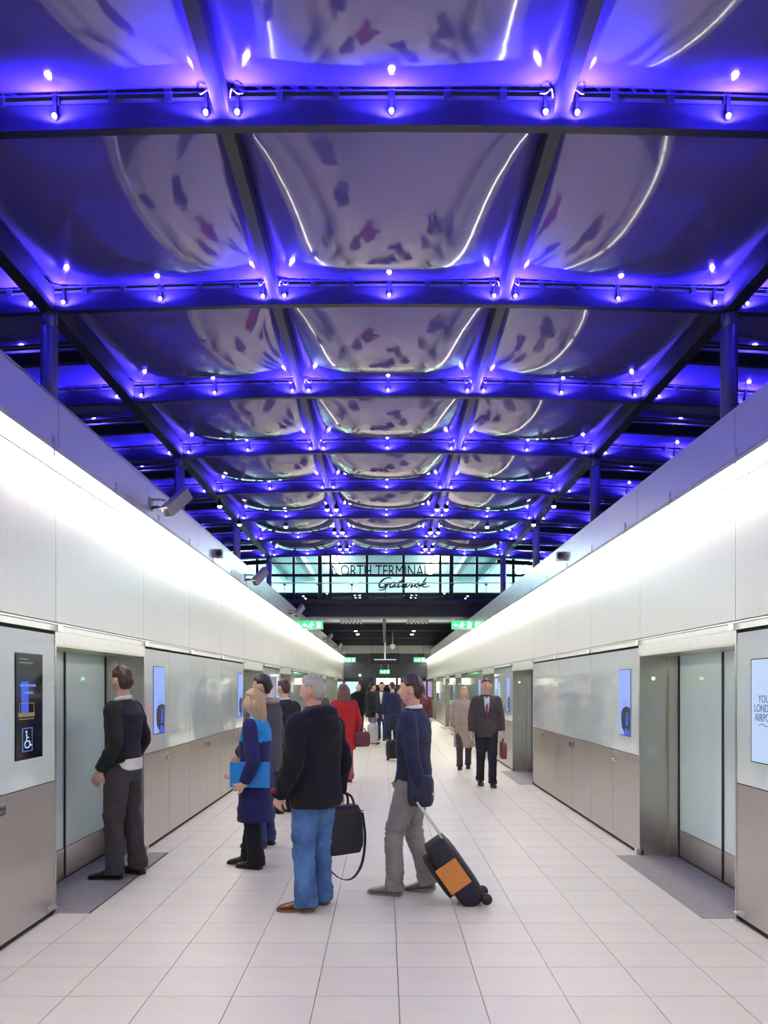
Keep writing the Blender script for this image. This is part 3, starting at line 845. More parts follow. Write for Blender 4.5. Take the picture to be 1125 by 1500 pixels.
cloth('wool_charcoal', (.014, .017, .017)); cloth('cotton_white', (.72, .70, .68)); cloth('trouser_grey', (.052, .048, .044))
cloth('coat_navy', (.022, .022, .10)); cloth('yoke_blue', (.02, .25, .68)); cloth('black_cloth', (.010, .010, .011))
cloth('coat_black', (.008, .008, .010)); cloth('hood_lining', (.055, .05, .06)); cloth('denim', (.07, .155, .36), .5, sc=5)
cloth('denim_dark', (.03, .05, .14), .25); cloth('jacket_grey', (.075, .07, .08)); cloth('fur', (.30, .27, .25), .4)
cloth('suit_dark', (.018, .019, .026)); cloth('coat_red', (.42, .018, .016)); cloth('trouser_rust', (.36, .09, .045))
cloth('trouser_pale', (.27, .255, .245)); cloth('suit_navy', (.022, .026, .060)); cloth('suit_brown', (.062, .054, .048))
cloth('coat_beige', (.33, .28, .23)); cloth('olive', (.10, .09, .065)); cloth('tie_red', (.20, .02, .03)); cloth('shirt_blue', (.42, .50, .66))
mat('leather_black', (.012, .011, .011), .30, var=.1, bump=.1, bscale=80)
mat('leather_brown', (.12, .032, .018), .32, var=.25, scale=20, bump=.1, bscale=80)
mat('sole_tan', (.25, .12, .05), .6)
mat('leather_grey', (.20, .185, .175), .35)
mat('folder_blue', (.01, .25, .75), .4, var=.03)
mat('bag_black', (.011, .011, .012), .6, var=.15, bump=.3, bscale=200)
mat('strap_dark', (.03, .028, .03), .6, bump=.2, bscale=150)
mat('bag_wine', (.11, .015, .02), .5)
mat('bag_brown', (.16, .05, .025), .5)
mat('orange_panel', (.62, .24, .035), .6, var=.12)
mat('bag_navy', (.02, .022, .05), .7)

def remeshed(mb, voxel, it=6, fac=.5):
    me = mb.mesh('tmp'); o = bpy.data.objects.new('tmp', me); COL.objects.link(o)
    r = o.modifiers.new('r', 'REMESH'); r.mode = 'VOXEL'; r.voxel_size = voxel; r.use_smooth_shade = True
    if it:
        q = o.modifiers.new('s', 'SMOOTH'); q.iterations = it; q.factor = fac
    dg = bpy.context.evaluated_depsgraph_get()
    out = bpy.data.meshes.new_from_object(o.evaluated_get(dg))
    bpy.data.objects.remove(o, do_unlink=True); bpy.data.meshes.remove(me)
    return out
RNG = np.random.RandomState(7)
def folds(me, amp, freq, stretch=(1, 1, 1), seed=0, zone=None):
    n = len(me.vertices)
    co = np.empty(n * 3); me.vertices.foreach_get('co', co); co = co.reshape(-1, 3)
    no = np.empty(n * 3); me.vertices.foreach_get('normal', no); no = no.reshape(-1, 3)
    rs = np.random.RandomState(seed); p = co * np.array(stretch) * freq
    wob = np.stack([np.sin(p @ rs.normal(size=3) * .7 + rs.rand() * 6) for _ in range(3)], 1)
    q = p + wob * .9
    d = np.zeros(n)
    for k in range(7):
        d += np.sin(q @ (rs.normal(size=3) * (1 + k * .25)) + rs.rand() * 6.28) / (1 + k * .3)
    d = np.sign(d) * np.abs(d / 2.5) ** 1.2
    a = amp if zone is None else amp * zone(co)
    co = co + no * (d * a)[:, None]
    me.vertices.foreach_set('co', co.ravel()); me.update()
def split(me, pred):
    """two meshes from one: faces whose centre satisfies pred, and the rest"""
    outs = []
    for keep in (True, False):
        bm = bmesh.new(); bm.from_mesh(me)
        kill = [f for f in bm.faces if bool(pred(f.calc_center_median())) != keep]
        bmesh.ops.delete(bm, geom=kill, context='FACES')
        m2 = bpy.data.meshes.new('piece'); bm.to_mesh(m2); bm.free(); m2.shade_smooth(); outs.append(m2)
    return outs
def ell(c, rx, ry, n=28, e=2.3, yaw=0.):
    R = []
    for k in range(n):
        a = 2 * math.pi * k / n; ca, sa = math.cos(a), math.sin(a)
        x = rx * math.copysign(abs(ca) ** (2 / e), ca); y = ry * math.copysign(abs(sa) ** (2 / e), sa)
        R.append((c[0] + x * math.cos(yaw) - y * math.sin(yaw), c[1] + x * math.sin(yaw) + y * math.cos(yaw), c[2]))
    return R
def limb(mb, pts, rad, n=14, sub=5):
    """tapered limb through joints; rad may hold pairs"""
    rad = [q if isinstance(q, (tuple, list)) else (q, q) for q in rad]
    P = catmull(pts, sub); A = catmull([(a, b, 0) for a, b in rad], sub)
    mb.tube(P, [(max(a.x, .004), max(a.y, .004)) for a in A], n, ref=(0, 1, 0))
def head_pts(nu, nv, c, yaw, pitch=0., hair=None, scale=1.):
    R = []
    M = Matrix.Rotation(yaw, 3, 'Z') @ Matrix.Rotation(pitch, 3, 'X')
    for j in range(1, nv):
        th = math.pi * j / nv; ring = []
        for i in range(nu):
            ph = 2 * math.pi * i / nu
            dx, dy, dz = math.sin(th) * math.cos(ph), math.sin(th) * math.sin(ph), math.cos(th)
            x, y, z = .074 * dx, .094 * dy, .116 * dz
            if dz < 0:
                t = -dz; x *= 1 - .26 * t * t; y = y * (1 - .20 * t) + .016 * t
            if dz > 0 and dy < 0: y *= 1.04
            if dy > 0 and hair is None:
                y += .024 * math.exp(-(x / .011) ** 2 - ((z + .022) / .017) ** 2) + .012 * math.exp(-(x / .009) ** 2 - ((z + .002) / .024) ** 2)
                y += .004 * math.exp(-((z - .030) / .010) ** 2 - (x / .05) ** 2)
                y -= .009 * math.exp(-((abs(x) - .031) / .014) ** 2 - ((z - .012) / .011) ** 2)
                y += .006 * math.exp(-(x / .020) ** 2 - ((z + .061) / .008) ** 2)
                y -= .004 * math.exp(-(x / .025) ** 2 - ((z + .078) / .008) ** 2)
                y += .008 * math.exp(-(x / .022) ** 2 - ((z + .100) / .016) ** 2)
            if hair is not None:
                x, y, z = hair(x, y, z, dx, dy, dz)
            ring.append(tuple(Vector(c) + (M @ Vector((x, y, z))) * scale))
        R.append(ring)
    return R
def ss(a, b, x):
    t = min(1, max(0, (x - a) / (b - a))); return t * t * (3 - 2 * t)
def hair_fn(thick, back=-.07, front=.062, seed=1, rough=.004):
    rs = random.Random(seed); ph = [rs.random() * 6.28 for _ in range(6)]
    def f(x, y, z, dx, dy, dz):
        if y > .045: line = front
        elif y > -.005: line = -.01 + (front + .01) * ss(-.005, .045, y)
        else: line = back + (-.01 - back) * ss(-.06, -.005, y)
        if abs(x) > .045 and -.042 < y < .018: line = max(line, .030)
        m = ss(line - .006, line + .012, z)
        k = thick * (.75 + .35 * max(0, dz)) + rough * (math.sin(60 * x + ph[0]) * math.sin(45 * y + ph[1]) + math.sin(80 * z + 50 * x + ph[2]) * .6)
        off = m * k - (1 - m) * .018
        return x + dx * off, y + dy * off, z + dz * off
    return f
def hand(mb, w, d, nrm, curl, side, s=1.):
    """palm and five fingers: w wrist, d pointing direction, nrm palm normal, side +1 puts the thumb towards d x nrm"""
    w, d, nrm = Vector(w), Vector(d).normalized(), Vector(nrm).normalized(); a = d.cross(nrm).normalized() * side
    mb.tube([w - d * .03, w + d * .01, w + d * .05, w + d * .085], [(.024 * s, .02 * s), (.030 * s, .018 * s), (.040 * s, .017 * s), (.038 * s, .014 * s)], 12, ref=tuple(nrm))
    for i, (off, ln, an) in enumerate(((.030, .072, .06), (.010, .080, .01), (-.011, .074, -.03), (-.031, .058, -.09))):
        p = w + d * .078 * s + a * off * s; dd = (d + a * an).normalized(); pts = [p - dd * .02, p]; c = 0
        for f in (.42, .32, .26):
            c += curl * (1.0 + .12 * i)
            q = dd * math.cos(c) + nrm * math.sin(c); p = p + q * ln * f * s; pts.append(p)
        mb.tube(pts, [.0095 * s, .0098 * s, .0090 * s, .0082 * s, .0066 * s], 8, ref=tuple(a))
    p = w + d * .02 * s + a * .028 * s; t1 = (d * .65 + a * .75).normalized(); t2 = (d * .9 + a * .25 + nrm * .35).normalized()
    mb.tube([p - t1 * .01, p + t1 * .03 * s, p + t1 * .042 * s + t2 * .025 * s, p + t1 * .044 * s + t2 * .05 * s], [.013 * s, .0125 * s, .011 * s, .008 * s], 8, ref=tuple(nrm))

def shoe(par, pos, yaw, m, sole_m, L=.28, wd=.048, lift=0., s=1., n='shoe'):
    e = MB(); secs = [(-.085, .024, .055), (-.075, .034, .075), (-.04, .038, .085), (0, .036, .09), (.045, .040, .072), (.09, .046, .056), (.13, .047, .046), (.165, .040, .038), (.188, .024, .028), (.195, .010, .02)]
    R = []
    k = L / .28 * s
    for (y, hw, h) in secs:
        ring = []
        for q in range(14):
            a = 2 * math.pi * q / 14; x = hw * s * math.cos(a); z = .02 * s + (h * s - .02 * s) * .5 * (1 + math.sin(a))
            z = .018 * s if math.sin(a) < -.2 else z
            ring.append((x * 1.08, y * k, z * 1.2))
        R.append(ring)
    e.rings(R)
    o = e.build(n, m, par, True); o.location = pos; o.rotation_euler = (-lift, 0, yaw)
    q = MB(); out = []
    for (y, hw, h) in secs: out.append((hw * 1.08 * s, y * k * 1.02))
    pts = [(x, y, 0) for x, y in out] + [(-x, y, 0) for x, y in reversed(out)]
    q.poly(pts, (0, 0, .02 * s)); q.build('sole', sole_m, o)
    box('heel', sole_m, o, -.032 * s, .032 * s, -.087 * k, -.02 * k, -.0, .022 * s)
    return o

def person(label, x, y, yaw, H, P):
    """front is local +Y, the person's left is local -X; P gives pose and clothes"""
    s = H / 1.75
    t = thing('person', label, 'person', (x, y, 0), yaw, group=P.get('group'))
    fine = P.get('fine', False); vb = .0055 if fine else .013; vc = .010 if fine else .018
    V = lambda p: Vector(p) * s
    J = dict(hipL=(-.092, 0, .90), hipR=(.092, 0, .90), kneL=(-.095, .02, .49), kneR=(.095, .02, .49), ankL=(-.10, -.02, .09), ankR=(.10, -.02, .09),
             shL=(-.178, -.005, 1.405), shR=(.178, -.005, 1.405), elbL=(-.245, -.03, 1.12), elbR=(.245, -.03, 1.12), wriL=(-.25, .05, .87), wriR=(.25, .05, .87))
    J.update(P.get('J', {}))
    J = {k: V(v) for k, v in J.items()}
    hy = P.get('head_yaw', 0.); hp = P.get('head_pitch', 0.)
    ho = P.get('head_off', (0, 0))
    hc = V((ho[0], .018 + ho[1], 1.635))
    # --- the body, one continuous surface
    b = MB()
    b.rings([ell(V((0, .0, z)), rx * s, ry * s, 20) for z, rx, ry in ((.84, .12, .085), (.92, .145, .10), (1.02, .13, .09), (1.12, .125, .088), (1.26, .15, .10), (1.36, .155, .095), (1.43, .11, .075), (1.48, .058, .058))])
    limb(b, [V((0, -.005, 1.42)), V((ho[0] * .5, .0, 1.50)), hc + V((0, -.012, -.05))], [.064 * s, .054 * s, .056 * s], 16)
    b.rings(head_pts(44 if fine else 24, 34 if fine else 18, hc, hy, hp, scale=s))
    M = Matrix.Rotation(hy, 3, 'Z') @ Matrix.Rotation(hp, 3, 'X')
    for sx in (-1, 1):
        e = [hc + (M @ Vector((sx * (.070 + .024 * q), -.010 - .010 * q, .002))) * s for q in (0, .5, 1)]
        b.tube([p + Vector((0, 0, 0)) for p in e], [(.024 * s, .030 * s), (.022 * s, .034 * s), (.014 * s, .027 * s)], 12, ref=(0, 0, 1))
    for d in 'LR':
        limb(b, [J['sh' + d] + (V((.04, 0, 0)) if d == 'L' else V((-.04, 0, 0))), J['sh' + d], (J['sh' + d] + J['elb' + d]) / 2, J['elb' + d], (J['elb' + d] * .6 + J['wri' + d] * .4), J['wri' + d]], [.05 * s, .05 * s, .044 * s, .036 * s, .036 * s, .024 * s])
        limb(b, [J['hip' + d] + V((0, 0, .03)), (J['hip' + d] * .6 + J['kne' + d] * .4), J['kne' + d], J['kne' + d] * .6 + J['ank' + d] * .4 + V((0, -.01, 0)), J['ank' + d]], [.075 * s, .07 * s, .05 * s, .047 * s, .034 * s])
        hd = P.get('hand' + d)
        f = (J['wri' + d] - J['elb' + d]).normalized()
        side = 1 if d == 'L' else -1
        if hd: hand(b, J['wri' + d], hd.get('dir', f), hd.get('nrm', (1 if d == 'L' else -1, 0, 0)), hd.get('curl', .35), hd.get('side', side), s)
        elif hd is None: hand(b, J['wri' + d], f, (1 if d == 'L' else -1, 0, 0), .3, side, s)
    bm_ = remeshed(b, vb, 2 if fine else 1, .4)
    link('body', bm_, P.get('skin', 'skin'), t, True)
    if P.get('face'):
        for sx in (-1, 1):
            c = hc + (M @ Vector((sx * .031, .076, .012))) * s
            MB().lathe(c, [(.002, -.0105), (.008, -.008), (.011, 0), (.008, .008), (.002, .0105)], 10).build('eye', 'eye_white', t, True)
            c2 = hc + (M @ Vector((sx * .031, .0845, .012))) * s
            MB().lathe(c2, [(.0015, -.005), (.004, -.003), (.005, 0), (.004, .003), (.0015, .005)], 8).build('iris', 'iris', t, True)
            MB().tube([hc + (M @ Vector((sx * q, .092 - abs(q - .03) * .3, .034 + (.003 if q < .04 else 0)))) * s for q in (.014, .03, .047)], [.003, .0035, .002], 6).build('eyebrow', P['hair'], t)
        MB().tube([hc + (M @ Vector((q, .0965 - q * q * 9, -.0615))) * s for q in (-.022, -.011, 0, .011, .022)], [(.002, .002), (.0035, .005), (.0035, .0055), (.0035, .005), (.002, .002)], 8, ref=(0, 1, 0)).build('lips', 'lip', t, True)
    # --- hair
    h = MB(); kind = P.get('hair_kind', 'short')
    thick = {'short': .017, 'crop': .009, 'full': .026, 'long': .020, 'curly': .030}[kind]
    if kind != 'none':
        h.rings(head_pts(40 if fine else 24, 30 if fine else 18, hc, hy, hp, hair=hair_fn(thick, P.get('hair_back', -.07), seed=int(x * 97) % 50), scale=s))
        if kind in ('long', 'curly'):
            wl = 1.0 if kind == 'long' else 1.22
            prof = [(.09, .055, .060, -.03), (.05, .087 * wl, .082, -.025), (0, .096 * wl, .085, -.034), (-.06, .100 * wl, .082, -.042), (-.12, .102 * wl, .078, -.05), (P.get('hair_len', -.175), .088 * wl, .060, -.055), (P.get('hair_len', -.175) - .02, .05, .03, -.055)]
            R = []
            for (z, rx, ry, cy) in reversed(prof):
                ring = []
                for p in ell((0, cy, z), rx, ry, 30, 2.3): ring.append(tuple(hc + (M @ Vector(p)) * s))
                R.append(ring)
            h.rings(R)
        hm = remeshed(h, .0065 if fine else .013, 2, .4)
        folds(hm, .0035 if kind != 'curly' else .010, 60 if kind != 'curly' else 45, (1, 1, .25 if kind != 'curly' else .6), 3)
        link('hair', hm, P['hair'], t, True)
    # --- trousers
    if P.get('trousers'):
        q = MB(); tr = P.get('leg_r', (.105, .098, .078, .070, .074))
        q.rings([ell(V((0, -.005, z)), rx * s, ry * s, 24) for z, rx, ry in ((.80, .15, .115), (.86, .168, .125), (.95, .165, .118), (1.03, .152, .108))])
        for d in 'LR':
            bot = J['ank' + d].copy(); bot.z = P.get('hem_leg', .045) * s + (J['ank' + d].z - .09 * s); 
            limb(q, [J['hip' + d] + V((0, 0, .02)), J['hip' + d] * .6 + J['kne' + d] * .4, J['kne' + d], J['kne' + d] * .45 + J['ank' + d] * .55, bot], [tr[0] * s, tr[1] * s, tr[2] * s, tr[3] * s, (tr[4] * s, tr[4] * s * 1.05)], 18)
        qm = remeshed(q, vc, 5)
        zk = .49 * s
        folds(qm, .0065 if fine else .006, 17, (1, 1, 1.9), 11, lambda co: .35 + .9 * np.exp(-((co[:, 2] - zk) / .12) ** 2) + 1.0 * np.exp(-((co[:, 2] - .1) / .10) ** 2))
        if fine: folds(qm, .0042, 44, (1, 1, 1.6), 12, lambda co: .3 + np.exp(-((co[:, 2] - zk) / .14) ** 2) + np.exp(-((co[:, 2] - .1) / .12) ** 2))
        link('trousers', qm, P['trousers'], t, True)
        if P.get('seams'):
            for d, sx in (('L', -1), ('R', 1)):
                pts = catmull([J['hip' + d] + V((sx * .100, .0, -.02)), J['hip' + d] * .6 + J['kne' + d] * .4 + V((sx * .094, 0, 0)), J['kne' + d] + V((sx * .078, 0, 0)), J['kne' + d] * .45 + J['ank' + d] * .55 + V((sx * .072, 0, 0)), J['ank' + d] + V((sx * .074, 0, -.03))], 8)
                MB().tube(pts, .004, 6).build('seam', P['seams'], t)
    # --- top garment
    q = MB(); prof = P['top_prof']; ar = P.get('arm_r', (.072, .068, .060, .056, .047))
    q.rings([ell(V((0, yo, z)), rx * s, ry * s, 30, 2.4) for z, rx, ry, yo in prof])
    for d in 'LR':
        inn = V((.055, 0, -.005)) if d == 'L' else V((-.055, 0, -.005))
        w_ = J['wri' + d] + (J['elb' + d] - J['wri' + d]).normalized() * P.get('cuff', .02)
        limb(q, [J['sh' + d] + inn, J['sh' + d], (J['sh' + d] + J['elb' + d]) / 2, J['elb' + d], J['elb' + d] * .5 + J['wri' + d] * .5, w_], [ar[0] * s * .9, ar[0] * s, ar[1] * s, ar[2] * s, ar[3] * s, ar[4] * s], 16)
    for extra in P.get('top_extra', []): extra(q, V)
    qm = remeshed(q, vc, P.get('top_smooth', 6))
    folds(qm, P.get('fold', .006), P.get('fold_f', 15), (1, 1, 1.3), 5)
    if fine: folds(qm, P.get('fold', .006) * P.get('fine_fold', .25), 42, (1, 1, 1.5), 6)
    if P.get('yoke'):
        a, c = split(qm, P['yoke'][0]); link('yoke', a, P['yoke'][1], t, True); link(P['top_name'], c, P['top'], t, True)
    else: link(P['top_name'], qm, P['top'], t, True)
    # --- further clothes
    for nm, m, fn in P.get('wear', []):
        w_ = MB(); fn(w_, V, J); link(nm, remeshed(w_, .008 if fine else .014, 3), m, t, True)
    for d in 'LR':
        a = J['ank' + d]; fy = P.get('foot' + d, 0.)
        shoe(t, (a.x, a.y + .03 * s, a.z - .09 * s), fy, P.get('shoe', 'leather_black'), P.get('sole', 'black_plastic'), lift=P.get('lift' + d, 0.), s=s)
    return t

SWEATER = [(.96, .160, .112, -.005), (.975, .172, .124, -.005), (1.02, .170, .122, -.005), (1.12, .170, .118, 0), (1.25, .190, .128, 0), (1.36, .200, .125, -.005), (1.42, .165, .105, -.005), (1.465, .095, .075, -.005), (1.485, .062, .06, 0)]
JACKET = [(.80, .178, .135, -.005), (.82, .190, .145, -.005), (.95, .188, .140, -.005), (1.10, .182, .130, 0), (1.25, .200, .135, 0), (1.36, .205, .130, -.005), (1.42, .17, .11, -.005), (1.47, .10, .08, -.005), (1.50, .072, .07, 0)]
PARKA = [(.765, .18, .15, -.01), (.775, .205, .172, -.01), (.82, .210, .178, -.01), (.95, .206, .175, -.005), (1.10, .208, .172, 0), (1.22, .218, .172, 0), (1.33, .218, .165, -.015), (1.41, .205, .150, -.025), (1.46, .140, .120, -.035), (1.50, .105, .10, -.03), (1.525, .09, .085, -.02)]
LONGCOAT = [(.46, .19, .155, -.01), (.47, .215, .175, -.01), (.54, .216, .176, -.01), (.75, .205, .165, -.01), (.95, .200, .155, -.005), (1.10, .195, .145, 0), (1.25, .205, .148, 0), (1.36, .195, .135, -.01), (1.42, .155, .11, -.01), (1.465, .10, .08, -.005), (1.485, .07, .065, 0)]
def collar(z0=1.46, r=.072, h=.05, w=.01):
    def f(mb, V, J):
        mb.tube([V((r * math.cos(a), -.002 + r * .95 * math.sin(a), z0 + h * .5 + .012 * -math.sin(a))) for a in [i * math.pi / 8 for i in range(17)]], [(w + .004, h * .55)] * 17, 8, ref=(0, 0, 1))
    return f

# man at the first left door: dark sweater over a white shirt, grey trousers, looking at the doors
person('man in a dark sweater over a white shirt, facing the first left door', -2.30, 7.10, math.radians(78), 1.84, dict(
    fine=True, skin='skin', hair='hair_brown', hair_kind='short', head_yaw=math.radians(-22), top='wool_charcoal', top_name='sweater', top_prof=SWEATER,
    trousers='trouser_grey', leg_r=(.108, .102, .084, .074, .078),
    J=dict(elbL=(-.235, -.06, 1.13), wriL=(-.20, .10, .90), elbR=(.24, -.06, 1.13), wriR=(.20, .09, .90), ankL=(-.10, .02, .09), ankR=(.13, -.07, .09), kneL=(-.10, .03, .49), kneR=(.115, -.0, .49)),
    handL=dict(dir=(.15, .45, -.9), nrm=(1, .1, 0), curl=.25), handR=dict(dir=(-.15, .45, -.9), nrm=(-1, .1, 0), curl=.25), footL=math.radians(8), footR=math.radians(-18),
    wear=[('shirt_collar', 'cotton_white', collar(1.475, .064, .04, .008)),
          ('shirt_tail', 'cotton_white', lambda mb, V, J: mb.rings([ell(V((.0, -.02, z)), rx, ry, 28, 2.4) for z, rx, ry in ((.90, .150, .118), (.915, .165, .130), (1.0, .166, .126))]))]))

# woman in navy coat with a sky-blue yoke
def folder_arm(): pass
person('blonde woman in a navy coat with bright blue shoulders, holding a folder', -1.20, 7.50, math.radians(80), 1.635, dict(
    fine=True, face=True, skin='skin_pale', hair='hair_blond', hair_kind='long', hair_len=-.20, head_yaw=math.radians(14), top='coat_navy', top_name='coat', top_prof=LONGCOAT,
    fold=.005, arm_r=(.078, .076, .070, .064, .056), trousers='black_cloth', leg_r=(.105, .10, .085, .082, .09), hem_leg=.03,
    yoke=(lambda c: c.z > 1.17 and abs(c.x) < (.172 + .0 * c.z), 'yoke_blue'),
    J=dict(elbL=(-.285, -.07, 1.07), wriL=(-.285, .02, .845), elbR=(.25, .0, 1.06), wriR=(.13, .22, .90), ankL=(-.09, -.04, .09), ankR=(.10, .10, .09), kneL=(-.09, .0, .49), kneR=(.10, .06, .49)),
    handL=dict(dir=(-.1, .9, -.28), nrm=(.95, .2, .2), curl=.55, side=1), handR=dict(dir=(-.6, .7, -.2), nrm=(-.5, .3, .2), curl=.5), footL=math.radians(-12), footR=math.radians(6),
    wear=[('blouse_collar', 'cotton_white', collar(1.455, .066, .04, .008))]))
fd = thing('document_folder', 'bright blue document folder held against the navy coat', 'folder', (-1.215, 7.262, .875), math.radians(-4))
fm = MB().box(-.18, .18, -.006, .006, -.11, .12); fm.build('cover', 'folder_blue', fd)
MB().box(-.175, .175, .006, .016, -.105, .115).build('papers', 'cotton_white', fd)
MB().box(-.18, .18, .016, .02, -.11, .12).build('back_cover', 'folder_blue', fd)

# grey-haired man in a black parka with jeans
def hood(q, V):
    q.tube([V((.125 * math.cos(a), -.03 + .12 * math.sin(a), 1.455 + .03 * -math.sin(a))) for a in [i * math.pi / 10 for i in range(21)]], [(.040, .045)] * 21, 10, ref=(0, 0, 1))
    q.rings([ell(V((0, -.13, z)), rx, ry, 20) for z, rx, ry in ((1.24, .05, .03), (1.28, .10, .055), (1.36, .13, .07), (1.44, .12, .06), (1.47, .08, .04))])
person('grey-haired man in a black parka and blue jeans holding a black bag', -.53, 6.10, math.radians(52), 1.755, dict(
    fine=True, skin='skin', hair='hair_grey', hair_kind='short', hair_back=-.075, head_yaw=math.radians(16), head_pitch=-.05, top='coat_black', top_name='parka', top_prof=PARKA, fold=.008, fold_f=11, top_smooth=8, fine_fold=.15,
    arm_r=(.090, .086, .078, .072, .064), cuff=-.01, trousers='denim', leg_r=(.112, .106, .088, .082, .092), hem_leg=.035, seams='denim_dark', shoe='leather_brown', sole='sole_tan',
    top_extra=[hood],
    J=dict(elbL=(-.265, -.03, 1.10), wriL=(-.25, .12, .87), shL=(-.185, -.005, 1.39), shR=(.185, -.005, 1.39), elbR=(.265, -.05, 1.10), wriR=(.27, -.0, .86), ankL=(-.11, -.02, .09), ankR=(.11, .03, .09)),
    handL=dict(dir=(.1, .35, -.9), nrm=(.9, .2, 0), curl=.4), handR=dict(dir=(0, .05, -1), nrm=(-1, 0, 0), curl=.85), footL=math.radians(38), footR=math.radians(20),
    wear=[('hood_lining', 'hood_lining', lambda mb, V, J: mb.tube([V((.098 * math.cos(a), -.025 + .098 * math.sin(a), 1.495 + .022 * -math.sin(a))) for a in [i * math.pi / 10 for i in range(21)]], [(.014, .03)] * 21, 8, ref=(0, 0, 1))),
          ('cuff_trim', 'tie_red', lambda mb, V, J: mb.obox(J['wriL'] + (J['elbL'] - J['wriL']) * .16 + Vector((-.058, .02, 0)), (.014, 0, 0), (0, .03, 0), (0, -.005, .02)))]))

def rbox(mb, c, hx, hy, hz, e=5, n=28, taper=0.):
    R = []
    for i in range(9):
        v = -1 + 2 * i / 8; k = (1 - abs(v) ** 6) ** .25 if abs(v) < 1 else .82
        k = max(k, .82); R.append(ell((c[0], c[1], c[2] + hz * v), hx * k * (1 - taper * (v + 1) / 2), hy * k, n, e))
    return mb.rings(R)
bag = thing('shoulder_bag', 'black holdall with hanging shoulder strap beside the blue jeans', 'bag', (-.335, 6.30, .375), math.radians(35))
rbox(MB(), (0, 0, .185), .18, .085, .185, taper=.12).build('body', 'bag_black', bag, True)
for sy in (-.05, .05):
    MB().tube(catmull([(-.09, sy, .36), (-.07, sy * .6, .44), (0, sy * .3, .475), (.07, sy * .6, .44), (.09, sy, .36)], 6), .010, 8).build('handle', 'strap_dark', bag, True)
MB().tube(catmull([(.195, 0, .30), (.215, -.01, .10), (.17, -.03, -.10), (.06, -.05, -.20), (-.06, -.03, -.17), (-.16, .0, -.02), (-.19, .0, .28)], 8), [(.004, .019)] * 49, 8, ref=(0, 1, 0)).build('strap', 'strap_dark', bag, True)
MB().tube([(-.15, -.082, .33), (.15, -.082, .33)], .004, 6).build('zip', 'strap_dark', bag)

# travellers behind them
person('dark-haired man in a grey jacket behind the blonde woman', -1.27, 8.45, math.radians(72), 1.785, dict(
    face=True, hair='hair_dark', hair_kind='full', head_yaw=math.radians(8), top='jacket_grey', top_name='jacket', top_prof=PARKA, arm_r=(.09, .088, .08, .075, .062), trousers='denim_dark', fold=.008,
    shoe='leather_black', wear=[('fur_collar', 'fur', lambda mb, V, J: mb.tube([V((.12 * math.cos(a), -.03 + .115 * math.sin(a), 1.47 + .03 * -math.sin(a))) for a in [i * math.pi / 8 for i in range(17)]], [(.032, .035)] * 17, 8, ref=(0, 0, 1)))],
    J=dict(elbL=(-.30, -.02, 1.10), wriL=(-.25, .15, .95), elbR=(.30, -.02, 1.1), wriR=(.25, .15, .95))))
person('brown-haired man in a dark suit between the grey jacket and the parka', -1.33, 10.7, math.radians(48), 1.76, dict(
    hair='hair_brown', hair_kind='short', top='suit_dark', top_name='suit_jacket', top_prof=JACKET, trousers='suit_dark', wear=[('shirt_collar', 'cotton_white', collar(1.475, .066, .04, .008))]))
person('traveller in an olive coat standing by the second left door', -1.35, 16.6, math.radians(150), 1.72, dict(
    face=True, hair='hair_brown', hair_kind='short', top='olive', top_name='coat', top_prof=LONGCOAT, trousers='suit_dark'))
person('woman with long curly brown hair in a red coat and rust trousers', -.71, 14.1, math.radians(25), 1.70, dict(
    hair='hair_curly', hair_kind='curly', hair_len=-.26, head_yaw=math.radians(-8), top='coat_red', top_name='coat', top_prof=[(z if z > .8 else z + .12, rx, ry, yo) for z, rx, ry, yo in LONGCOAT], arm_r=(.082, .08, .074, .068, .058), trousers='trouser_rust', leg_r=(.115, .11, .09, .085, .09), shoe='bag_wine', sole='bag_wine',
    J=dict(elbR=(.27, -.02, 1.10), wriR=(.27, .08, .88))))
hb = thing('handbag', 'dark red handbag carried beside the red coat', 'bag', (-.40, 14.12, .62), math.radians(25))
rbox(MB(), (0, 0, .13), .15, .07, .13).build('body', 'bag_wine', hb, True)
MB().tube(catmull([(-.08, 0, .25), (-.05, 0, .31), (.05, 0, .31), (.08, 0, .25)], 5), .009, 8).build('handle', 'bag_wine', hb, True)

# walking man in pale grey trousers pulling a case
person('walking man in a navy jacket and pale grey trousers pulling a case', .235, 6.52, math.radians(72), 1.76, dict(
    face=True, fine=True, hair='hair_brown', hair_kind='short', top='suit_navy', top_name='jacket', top_prof=JACKET, trousers='trouser_pale', leg_r=(.108, .10, .080, .072, .078), shoe='leather_grey', sole='leather_grey',
    J=dict(kneL=(-.095, .13, .49), ankL=(-.09, .13, .09), kneR=(.095, .03, .50), ankR=(.10, -.10, .10), elbL=(-.25, -.06, 1.12), wriL=(-.24, -.13, .885), elbR=(.25, .02, 1.12), wriR=(.24, .16, .92)),
    handL=dict(dir=(0, -.35, -.95), nrm=(1, 0, 0), curl=.75), handR=dict(curl=.5), liftR=.12,
    wear=[('shirt_collar', 'cotton_white', collar(1.475, .066, .04, .008)),
          ('shoulder_bag_flap', 'bag_navy', lambda mb, V, J: rbox(mb, V((-.215, -.12, .86)), .06, .10, .12))]))
rc = thing('wheeled_case', 'black wheeled case with an orange panel, tilted behind the walking man', 'suitcase', (.80, 6.27, .035))
def CT(p):                                     # case frame: tilted towards the walker
    a = math.radians(35); x, y, z = p
    return (x * math.cos(a) - z * math.sin(a), y, x * math.sin(a) + z * math.cos(a) + .02)
cm = MB(); rbox(cm, (-.10, 0, .30), .105, .17, .28); cm.v = [CT(p) for p in cm.v]; cm.build('shell', 'bag_black', rc, True)
om = MB(); om.box(-.213, -.03, -.178, -.168, .20, .42); om.v = [CT(p) for p in om.v]; om.build('orange_panel', 'orange_panel', rc)
